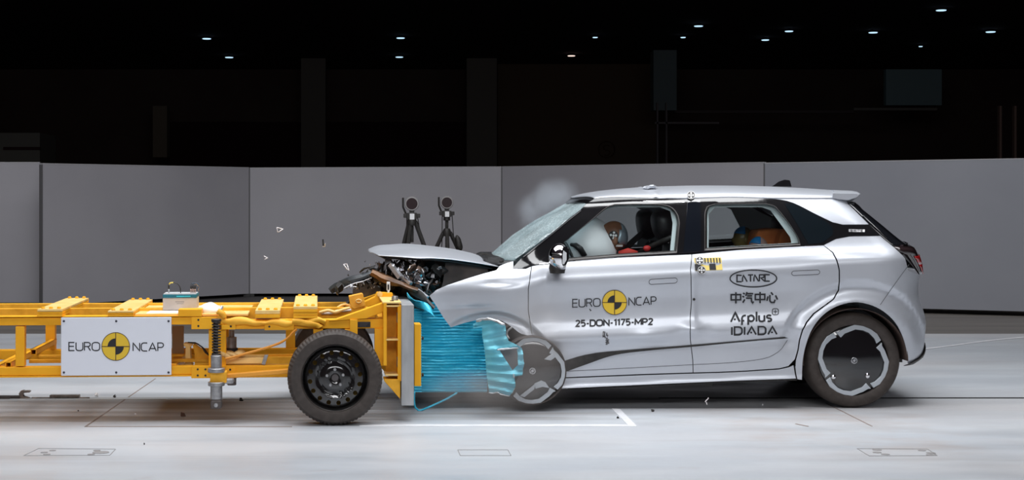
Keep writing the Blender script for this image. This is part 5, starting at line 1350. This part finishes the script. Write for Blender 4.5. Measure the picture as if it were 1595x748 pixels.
# trolley wheels
def steel_wheel(v, far=False):
    w_ = thing_child('wheel'); R = .317; rim = .222; tz = R; sg = 1 if not far else -1
    w_.location = (0, v, tz)
    def rf(i, k): return (1-.022 if k % 3 == 0 else 1) if i in (4, 5, 6, 7, 8) else 1
    prof = [(rim*.98, .012), (rim*1.03, -.004), (lerp(rim, R, .35), -.012), (lerp(rim, R, .72), -.008), (R*.955, .006), (R*.985, .022), (R*.998, .04), (R, .07), (R, .10), (R, .13), (R*.998, .16), (R*.98, .18), (R*.95, .195), (rim, .19)]
    G().lathe([(r, sg*t) for r, t in prof], (0, 0, 0), 'y', 216, closed=True, rf=rf).make('tyre', RUBBER, w_, 35)
    g = G()
    for rr in (.07, .10, .13): g.lathe([(R+.0008, sg*(rr-.004)), (R+.0008, sg*(rr+.004))], (0, 0, 0), 'y', 72, cap=False)
    g.make('tread_groove', mat('groove_black', (.008, .007, .007), .9), w_)
    SW = mat('steel_wheel_black', (.010, .009, .009), .16, .2, .8)
    prof = [(rim, .0), (rim*1.01, .006), (rim*.975, .012), (rim*.955, .03), (rim*.93, .05), (rim*.91, .055)]
    G().lathe([(r, sg*t) for r, t in prof], (0, 0, 0), 'y', 72, cap=False).make('rim_edge', SW, w_, 50)
    holes = []
    for k in range(16):
        a = 2*PI*(k+.35)/16; cx, cz = .168*math.cos(a), .168*math.sin(a)
        holes.append([(cx+.0155*math.cos(b), cz+.0155*math.sin(b)) for b in [2*PI*q/12 for q in range(12)]])
    circ = [(rim*.92*math.cos(2*PI*k/72), rim*.92*math.sin(2*PI*k/72)) for k in range(72)]
    V, T = tri_region(circ, holes, .012)
    dish = [(0, .030), (.026, .030), (.028, .022), (.045, .020), (.07, .022), (.09, .030), (.105, .042), (.118, .036), (.128, .022), (.14, .022), (.19, .030), (.205, .050), (.23, .055)]
    f = lambda v: Vector((v[0], sg*sinterp(dish, math.hypot(*v)), v[1]))
    shell("wheel_disc", V, T, lambda v: WM(w_) @ f(v), lambda v: WM(w_) @ (f(v)+Vector((0, sg*.006, 0))), SW, w_, flip=far)
    g = G()
    for k in range(5):
        a = 2*PI*k/5+.35; g.lathe([(0, sg*.006), (.008, sg*.006), (.011, sg*.014), (.011, sg*.03)], (.056*math.cos(a), 0, .056*math.sin(a)), 'y', 12)
        g.make('wheel_nut', STEEL, w_, 40); g = G()
    G().lathe([(0, sg*.016), (.022, sg*.016), (.026, sg*.022), (.026, sg*.04)], (0, 0, 0), 'y', 24).make('hub', mat('hub_grey', (.10, .09, .09), .35, .6), w_, 40)
    G().lathe([(.0, sg*.09), (.19, sg*.09), (.19, sg*.12), (0, sg*.12)], (0, 0, 0), 'y', 40).make('brake_backing', mat('brake_yellow', (.55, .32, .03), .5), w_, 40)
steel_wheel(0); steel_wheel(1.72, True)
# the sign board on the trolley's flank
sb = thing_child('sign_board'); VS = VN-.045
a = T2(95, 495, VS); b = T2(267, 584.5, VS)
G().box((a.x, VS, b.z), (b.x, VS+.012, a.z)).make('board', SIGN, sb, bevel=.003)
for x in (99.5, 181, 262.5):
    for y in (500.5, 580.5):
        G().lathe([(0, -.005), (.006, -.004), (.008, 0)], T2(x, y, VS), 'y', 12).make('screw', mat('screw_dark', (.06, .06, .08), .3, .7), sb, 40)
for px in (105, 250):
    u = T2(px, 520, VN).x; G().box((u, VS+.012, b.z+.03), (u+.04, VN, a.z-.02)).make('batten', YEL, sb)
def sdec(nm, vf, m, k):
    V, Fc = vf; G().add([T2(x, y, VS-.0006-.0007*k) for x, y in V], Fc).make(nm, m, sb)
sdec('lettering', lettering('EURO', 107.3, 546.3, 12.6, 48, 1.7, 0), INK, 1)
sdec('lettering', lettering('NCAP', 207.3, 547, 12.6, 47.3, 1.7, 0), INK, 1)
target_logo(sdec, 180.2, 540, 22.2)

# ------------------------------------------------------------ the blue honeycomb block (bolted to the backing plate)
bb = thing_child('deformable_barrier')
VB = .80
def pleats(name, px0, px1, ytop, ybot, v, depth, m, period=4.6, amp=.010, seed=0, shape=None, nu=46):
    """a face of many horizontal folded sheets, wrapped round top, face and bottom"""
    rows = []; n_ = int((ybot-ytop)/period*6)
    us = [lerp(px0, px1, i/nu) for i in range(nu+1)]
    for j in range(n_+1):
        t = j/n_; row = []
        for i, px in enumerate(us):
            yy = lerp(ytop+(0 if nu < 9 else 24*sm(.30, .95, i/nu)), ybot, t); x_ = i/nu
            sag = 1.0*noise.noise(Vector((x_*1.6, yy*.05, seed)))+.25*noise.noise(Vector((x_*6, yy*.13, seed+4)))
            ph = (yy/period+.12*noise.noise(Vector((x_*2, yy*.09, seed+9)))) % 1
            fold = abs(ph-.5)*2
            fold = fold**.7
            a_ = amp*(.7+.8*abs(noise.noise(Vector((x_*3, yy*.21, seed+2)))))
            p = T2(px, yy+sag*(1-abs(2*t-1)**6), VB if v is None else v); q = Vector((p.x, v+a_*fold+.004*noise.noise(Vector((x_*5, yy*.1, seed))), p.z)); row.append(q)
        rows.append(row)
    top = [[Vector((p.x, v+depth, p.z)) for p in rows[0]]]; bot_ = [[Vector((p.x, v+depth, p.z)) for p in rows[-1]]]
    return grid(name, top+rows+bot_, m, bb, 35, world=False)
pleats('crushed_core', 645, 657, 481, 611, VB-.02, .9, BLUE, 4.2, .010, 3, nu=4)
pleats('crushed_core', 656.5, 759, 473, 611.5, VB, .9, BLUE, 4.7, .016, 1)
a = T2(646, 476, VB+.05); b = T2(752, 610, VB+.05); G().box((a.x, VB+.04, b.z+.01), (b.x-.01, VB+.9, a.z-.01)).make('core_block', BLUE, bb)
# flared front skin, torn, fanned pleats
fl = [(741, 498), (757, 494), (771, 497), (782, 503), (783, 515.5), (786.4, 527), (798, 532.5), (807, 538), (809.5, 561), (807, 579), (795.5, 581), (797, 597), (788.6, 612), (777, 608), (759, 609.5), (755.7, 584), (753.4, 552), (749, 521), (749, 507.5), (738.6, 505)]
hole = [(773, 540.8), (800, 537.9), (800.3, 563), (793, 572.5), (785.5, 561), (779, 551)]
V, T = tri_region(dens(fl, 3), [dens(hole, 3)], 1.6)
def flv(x, y):
    t = max(0, min(1, (x-741)/70)); dy = (y-555)/60
    ang = dy*.35*t; yy = y-(x-745)*dy*.28
    ph = ((yy+(x-745)*.10)/11.0) % 1; fold = abs(ph-.5)*2
    return VB-.21-.18*math.sin(PI*.5*t)+.022*fold**.8*(.4+t)+.02*noise.noise(Vector((x*.05, y*.06, 2)))
def fl3(v, o=0): p = T2(v[0], v[1], VB-.15); return WM(trolley) @ Vector((p.x, flv(*v)+o, p.z))
V = [(x, y) for x, y in V]
shell('torn_front_skin', V, [(a, c, b) for a, b, c in T], lambda v: fl3(v), lambda v: fl3(v, .006), BLUE2, bb)
g = G(); g.prism([T2(x, y, VB-.1) for x, y in [(768, 536), (803, 534), (806, 566), (793, 577), (774, 560)]], lambda p: Vector((p.x, VB-.24, p.z)), lambda p: Vector((p.x, VB-.22, p.z))); g.make('grey_inner_core', mat('core_grey', (.16, .16, .165), .6, .2), bb)
# foil-bright torn edges
def edge_tube(pts, r, m=FOIL):
    g = G(); c = curve(pts, 2); g.tube([Vector((T2(x, y, VB-.15).x, flv(x, y)-.004, T2(x, y, VB-.15).z)) for x, y in c], r, 6); g.crumple(.006, 40, len(pts)); g.make('torn_edge', m, bb, True)
edge_tube([(741, 499), (757, 495), (770, 498), (781, 503)], .011); edge_tube([(771, 541.5), (785, 539), (801, 538)], .007); edge_tube([(758, 609), (770, 608), (788, 612)], .005)
edge_tube([(793, 577), (794, 583)], .005); edge_tube([(787, 524), (784, 514), (792, 506)], .006, mat('torn_grey', (.30, .30, .30), .4, .5))
# closing flap on top of the torn skin
g = G(); rows = []
for i in range(9):
    t = i/8; x = lerp(738, 783, t); y0 = lerp(505, 505, t)-3*math.sin(PI*t)
    rows.append([Vector((T2(x, y0+k*2.4+math.sin(t*9)*1.0, VB-.18).x, VB-.14-.05*math.sin(PI*t)-.01*(k % 2), T2(x, y0+k*2.4, VB-.18).z)) for k in range(4)])
grid('folded_lip', rows, BLUE2, bb, False, world=False, thick=.004)
# blue foil peeled up at the top between plate and wing
rows = []
pc = curve([(636, 462), (646, 468), (655, 474), (661, 478), (667, 481), (674, 485)], 4)
for i, (x, y) in enumerate(pc):
    t = i/(len(pc)-1); rows.append([T2(x-2, y-6+3*math.sin(t*7), VB-.2)+Vector((0, .03*k*math.sin(t*6+k), 0))*0+Vector((.004*k, .045*k*math.cos(t*3), -.014*k-.010*math.sin(k*1.5+t*4))) for k in range(5)])
grid('peeled_foil', rows, BLUE, bb, 40, world=False, thick=.003)
g = G(); q = [T2(x, y, VB-.06) for x, y in [(645, 470), (652, 468), (664, 476), (660, 484), (648, 482)]]; g.prism(q, lambda p: p, lambda p: p+Vector((0, .25, 0))).crumple(.01, 12, 3); g.make('foil_pocket', mat('foil_dark', (.01, .03, .04), .4, .5), bb)
g = G(); g.tube([T2(x, y, VB-.1) for x, y in curve([(645.5, 611), (645, 625), (647, 635), (652, 640), (662, 637), (678, 630), (695, 622), (712, 612)], 4)], .007, 6); g.make('loose_foil_strip', BLUE, bb, True)

# ------------------------------------------------------------ data recorder standing on the trolley
p = WM(trolley) @ Vector((T2(280, 479, .75).x, .75, z1+.02))
rec = thing('data_recorder', 'beige measuring box with a teal lid and cables, standing on the yellow trolley', 'recorder', tuple(p), YAW)
vb = .55
def R2(px, py, v=vb): return T2(px, py, v)-Vector((T2(280, 479, .75).x, .75, z1+.02))
a = R2(253.5, 480.5); b = R2(306.5, 464)
BEI = noisy('beige_case', (.52, .44, .38), (.60, .52, .46), 9, .5)
G().box((a.x, a.y, 0), (b.x, a.y+.20, b.z)).make('case', BEI, rec, bevel=.004)
c_ = R2(306, 458.8); G().box((a.x, a.y-.004, b.z), (b.x, a.y+.204, c_.z)).make('lid', mat('teal_lid', (.012, .15, .21), .4), rec, bevel=.003)
a2_ = R2(275, 462.6); b2_ = R2(297, 460.9); G().box((a2_.x, a.y-.006, a2_.z), (b2_.x, a.y-.003, b2_.z)).make('light_stripe', mat('cyan_stripe', (.05, .55, .68), .4), rec)
G().box((a.x+.005, a.y, c_.z), (b.x-.005, a.y+.2, c_.z+.006)).make('top_plate', mat('pale_grey_top', (.5, .52, .54), .5), rec)
a3 = R2(273, 470.8); b3 = R2(287, 469.6); g = G(); g.box((a3.x, a.y-.001, a3.z), (b3.x, a.y, b3.z)); a3 = R2(275, 473.4); b3 = R2(286, 472.6); g.box((a3.x, a.y-.001, a3.z), (b3.x, a.y, b3.z)); g.make('case_print', mat('print_grey', (.30, .28, .27), .6), rec)
v_ = .62
g = G(); g.tube([R2(263, 457, v_), R2(263, 450, v_)], .0045, 8); g.make('plug', mat('pale_grey_top'), rec, True)
g = G(); g.tube([R2(263, 450, v_), R2(263, 443, v_)], .0055, 8); g.make('plug_sleeve', MBLACK, rec, True)
g = G(); g.tube([R2(x, y, v_) for x, y in [(263, 443.5), (265, 441), (270, 440.3)]], .005, 8); g.make('yellow_boot', mat('yellow_boot', (.75, .60, .12), .5), rec, True)
g = G(); g.tube([R2(x, y, v_) for x, y in curve([(270, 440.3), (276, 442), (280.5, 448), (281.5, 458)], 2)], .0035, 6); g.make('cable', MBLACK, rec, True)
for k in range(5):
    x = 297+k*1.9; vv = v_+.02*(k % 2)
    G().tube([R2(x, 458.5, vv), R2(x, 450, vv)], .003, 6).make('connector_pin', mat('copper_pin', (.5, .32, .25), .4, .3), rec, True)
    G().tube([R2(x, 450, vv), R2(x, 444.5, vv)], .0038, 6).make('connector', MBLACK, rec, True)
    G().tube([R2(q, r, vv) for q, r in curve([(x, 444.5), (x+1.5, 441.5), (306, 441+k*.4), (310, 444+k), (308, 449+k*.6), (306+k, 453)], 2)], .0016, 5).make('wire', mat('wire_blue', (.05, .09, .14), .4) if k < 3 else mat('wire_tan', (.5, .33, .2), .5), rec, True)

# ------------------------------------------------------------ tow hook and broken bits on the floor at the left
def fp(px, py): return floorpt(px, py, 0)
c0 = fp(40, 621); hk = thing('tow_hook', 'grey claw-shaped tow hook standing in the floor track at the left', 'hook', tuple(c0))
def H2(px, py): return Vector(((px-40)*c0.y/F, 0, (621-py)*c0.y/F))
g = G(); g.prism([H2(*p) for p in [(31, 618), (30, 613), (33, 608.5), (37, 607.5), (39, 608.5), (45, 608), (48, 609), (47, 611.3), (38, 612), (36, 614), (38, 617), (46, 619.5), (46, 622), (32, 621)]], lambda p: p+Vector((0, -.02, 0)), lambda p: p+Vector((0, .02, 0)))
g.make('hook', noisy('hook_grey', (.22, .20, .19), (.32, .29, .27), 20, .5, .3), hk, bevel=.003)
g = G(); g.box((H2(-40, 0).x, -.03, 0), (H2(32, 0).x, .02, .022)); g.box((H2(-8, 0).x, -.045, 0), (H2(18, 0).x, .0, .016)); g.make('slide_bar', mat('bar_dark', (.08, .07, .07), .5, .3), hk, bevel=.003)
g = G(); g.box((H2(78, 0).x, -.02, 0), (H2(124, 0).x, .03, .028)); g.box((H2(50, 0).x, -.02, 0), (H2(140, 0).x, -.0, .012)); g.make('slide_bar', noisy('bar_grey', (.16, .15, .14), (.30, .28, .27), 20, .5, .3), hk, bevel=.003)
def chip(name, label, cat, px, py, d, s, m, seed, group=None, kind='shard', fl=.2):
    c = P(px, py, d) if d else fp(px, py)+Vector((0, 0, s*.4)); rg = random.Random(seed); g = G()
    for _ in range(3): shard(g, Vector((rg.uniform(-.4, .4)*s, rg.uniform(-.4, .4)*s, rg.uniform(-.4, .4)*s*(1 if d else .3))), s*rg.uniform(.5, .9), rg, fl)
    o = g.make(name, m); o.location = c; return tag(o, label, cat, group)
GF = 'small fragments lying on the floor'
for i, (px, py, s, m, lb) in enumerate([
    (1018, 641.5, .022, MBLACK, 'black fragment with a white edge on the floor right of the painted corner'), (963, 652, .016, MBLACK, 'black fragment inside the painted corner'),
    (1188, 632, .012, WHITE, 'tiny white fragment in the shadow near the rear wheel'), (150, 619, .035, WHITE, 'white fragment on the floor track left of the trolley strut'),
    (178, 620, .026, MBLACK, 'dark fragment at the right end of the floor track pieces'), (211, 646, .010, WHITE, 'tiny white speck on the floor under the sign board'),
    (376, 625, .024, MBLACK, 'dark fragment on the floor just right of the spring strut foot'), (284, 649, .03, mat('rust_brown', (.12, .06, .04), .7), 'long brown fragment on the floor left of the strut foot'),
    (225, 693, .012, MBLACK, 'dark speck on the pale floor right of the left access plate'), (122, 641, .012, MBLACK, 'dark speck on the floor under the left end of the sign board')]):
    chip('floor_fragment', lb, 'fragment', px, py, None, s, m, 30+i, GF)
g = G()
for k in range(11): g.ball(Vector((0, 0, 0))+Vector((.010*math.cos(k*.5)*(1 if k < 7 else .3), 0, .022-.0045*k)), (.004, .004, .004), 8, 6)
o = g.make('curled_sliver', mat('sliver_white', (.7, .66, .66), .3, .3), smooth=True); o.location = P(1101, 625, 10.9); tag(o, 'white curled sliver flying low under the middle of the car', 'fragment', 'fragments flying in the air')
# ------------------------------------------------------------ fragments in the air
def loop_bit(label, pts, d, r, m, extra=None):
    c = P(sum(p[0] for p in pts)/len(pts), sum(p[1] for p in pts)/len(pts), d); g = G(); q = [P(x, y, d)-c for x, y in pts]
    for k, v in enumerate(q): v.y += .02*math.sin(k*2.1)
    g.tube(q+[q[0]], r, 6)
    o = g.make('flying_sliver', m, smooth=True); o.location = c; return tag(o, label, 'fragment', 'fragments flying in the air')
SLV = mat('sliver_white', (.7, .66, .66), .3, .3)
loop_bit('open triangular silver sliver, the upper left of those flying before the partition', [(431, 354.5), (432, 361.5), (435, 361), (441, 357), (437, 356)], 10.9, .0035, SLV)
loop_bit('smallest silver sliver flying at the left, below the triangular one', [(411, 399), (417, 402), (412, 404), (416, 402.2)], 10.9, .003, SLV)
loop_bit('hook-shaped dark and white sliver flying left of the bonnet tip', [(503, 374), (504, 383), (507, 379), (506, 384), (503, 385)], 10.9, .0035, SLV)
g = G(); g.bar(P(503, 373, 10.9)-P(503.5, 377, 10.9), P(503.7, 383, 10.9)-P(503.5, 377, 10.9), .01, .012); o = g.make('flying_chip', MBLACK); o.location = P(503.5, 377, 10.9); tag(o, 'short black chip flying beside the hook-shaped sliver left of the bonnet tip', 'fragment', 'fragments flying in the air')
loop_bit('long triangular silver sliver just above the bent black bumper strip', [(535, 412), (540, 411.5), (544, 421.5), (541, 420)], 10.9, .0035, SLV)
chip('flying_chip', 'small dark chip between the triangular sliver and the bumper strip', 'fragment', 543, 428, 10.9, .012, MBLACK, 51, 'fragments flying in the air')
chip('flying_chip', 'tiny dark chip in the air below the bonnet tip', 'fragment', 568.5, 407, 10.9, .010, MBLACK, 52, 'fragments flying in the air')
chip('flying_chip', 'tiny bright chip in the air above the bend of the bumper strip', 'fragment', 576, 412.5, 10.9, .008, FOIL, 53, 'fragments flying in the air')
g = G(); rg = random.Random(9)
for k in range(7): shard(g, Vector((rg.uniform(-.02, .02)+k*.005-.015, rg.uniform(-.01, .01), .035-.012*k)), .022, rg, .3)
g.tube([Vector((-.018, 0, .045)), Vector((-.016, 0, .02)), Vector((-.005, 0, .0))], .005, 6)
o = g.make('flying_bracket', noisy('chip_dark', (.03, .03, .035), (.2, .2, .21), 40, .4)); o.location = P(944.5, 527, 10.8); tag(o, 'torn black bracket piece flying in front of the front door, below the lettering', 'fragment', 'fragments flying in the air')
chip('flying_chip', 'tiny dark chip in front of the door below the EURO lettering', 'fragment', 919.5, 483, 10.85, .009, MBLACK, 54, 'fragments flying in the air')

# ------------------------------------------------------------ smoke and dust
def cloud(name, label, cat, balls, dens_, col, scale, thr=.45, seed=0, step=None):
    """soft noisy haze inside overlapping ellipsoids"""
    out = []
    for i, (px, py, d, rx, ry, rz_, k) in enumerate(balls):
        g = G(); g.ball((0, 0, 0), 1.0, 24, 16); m = bpy.data.materials.new(name); m.use_nodes = True; nt = m.node_tree; nt.nodes.clear()
        o_ = nt.nodes.new('ShaderNodeOutputMaterial'); vs = nt.nodes.new('ShaderNodeVolumePrincipled'); vs.inputs['Color'].default_value = (*col, 1); vs.inputs['Anisotropy'].default_value = .0
        tc = nt.nodes.new('ShaderNodeTexCoord'); ln = nt.nodes.new('ShaderNodeVectorMath'); ln.operation = 'LENGTH'; nt.links.new(tc.outputs['Object'], ln.inputs[0])
        fall = nt.nodes.new('ShaderNodeMapRange'); fall.interpolation_type = 'SMOOTHSTEP'; fall.inputs[1].default_value = .15; fall.inputs[2].default_value = 1.0; fall.inputs[3].default_value = 1; fall.inputs[4].default_value = 0
        nt.links.new(ln.outputs['Value'], fall.inputs[0])
        gm = nt.nodes.new('ShaderNodeNewGeometry'); nz = nt.nodes.new('ShaderNodeTexNoise'); nz.inputs['Scale'].default_value = scale; nz.inputs['Detail'].default_value = 4; nz.inputs['Distortion'].default_value = .4
        nt.links.new(gm.outputs['Position'], nz.inputs['Vector'])
        r = nt.nodes.new('ShaderNodeMapRange'); r.inputs[1].default_value = thr-.12; r.inputs[2].default_value = thr+.22; nt.links.new(nz.outputs['Fac'], r.inputs[0])
        mu = nt.nodes.new('ShaderNodeMath'); mu.operation = 'MULTIPLY'; nt.links.new(fall.outputs[0], mu.inputs[0]); nt.links.new(r.outputs[0], mu.inputs[1])
        m2 = nt.nodes.new('ShaderNodeMath'); m2.operation = 'MULTIPLY'; m2.inputs[1].default_value = dens_*k; nt.links.new(mu.outputs[0], m2.inputs[0])
        nt.links.new(m2.outputs[0], vs.inputs['Density']); nt.links.new(vs.outputs[0], o_.inputs['Volume'])
        o = g.make(name, m, smooth=True); o.location = P(px, py, d); o.scale = (rx, ry, rz_); out.append(tag(o, label[i], cat, None, 'stuff'))
    return out
cloud('smoke_cloud', ['pale blue-grey smoke rising above the windscreen', 'fainter smoke lower, over the base of the windscreen'], 'smoke',
      [(866, 304, 12.3, .23, .25, .17, 1.0), (838, 333, 12.3, .21, .25, .22, 1.0)], 5.0, (.80, .88, .98), 5, .44)
cloud('dust_cloud', ['grey-brown dust under the blue block and in front of the wheel', 'thin dust haze over the front wheel and the edge of the door'], 'dust',
      [(752, 612, 10.75, .55, .35, .20, 1.0), (838, 540, 10.62, .40, .16, .50, 1.2)], 3.0, (.78, .72, .70), 3, .40)
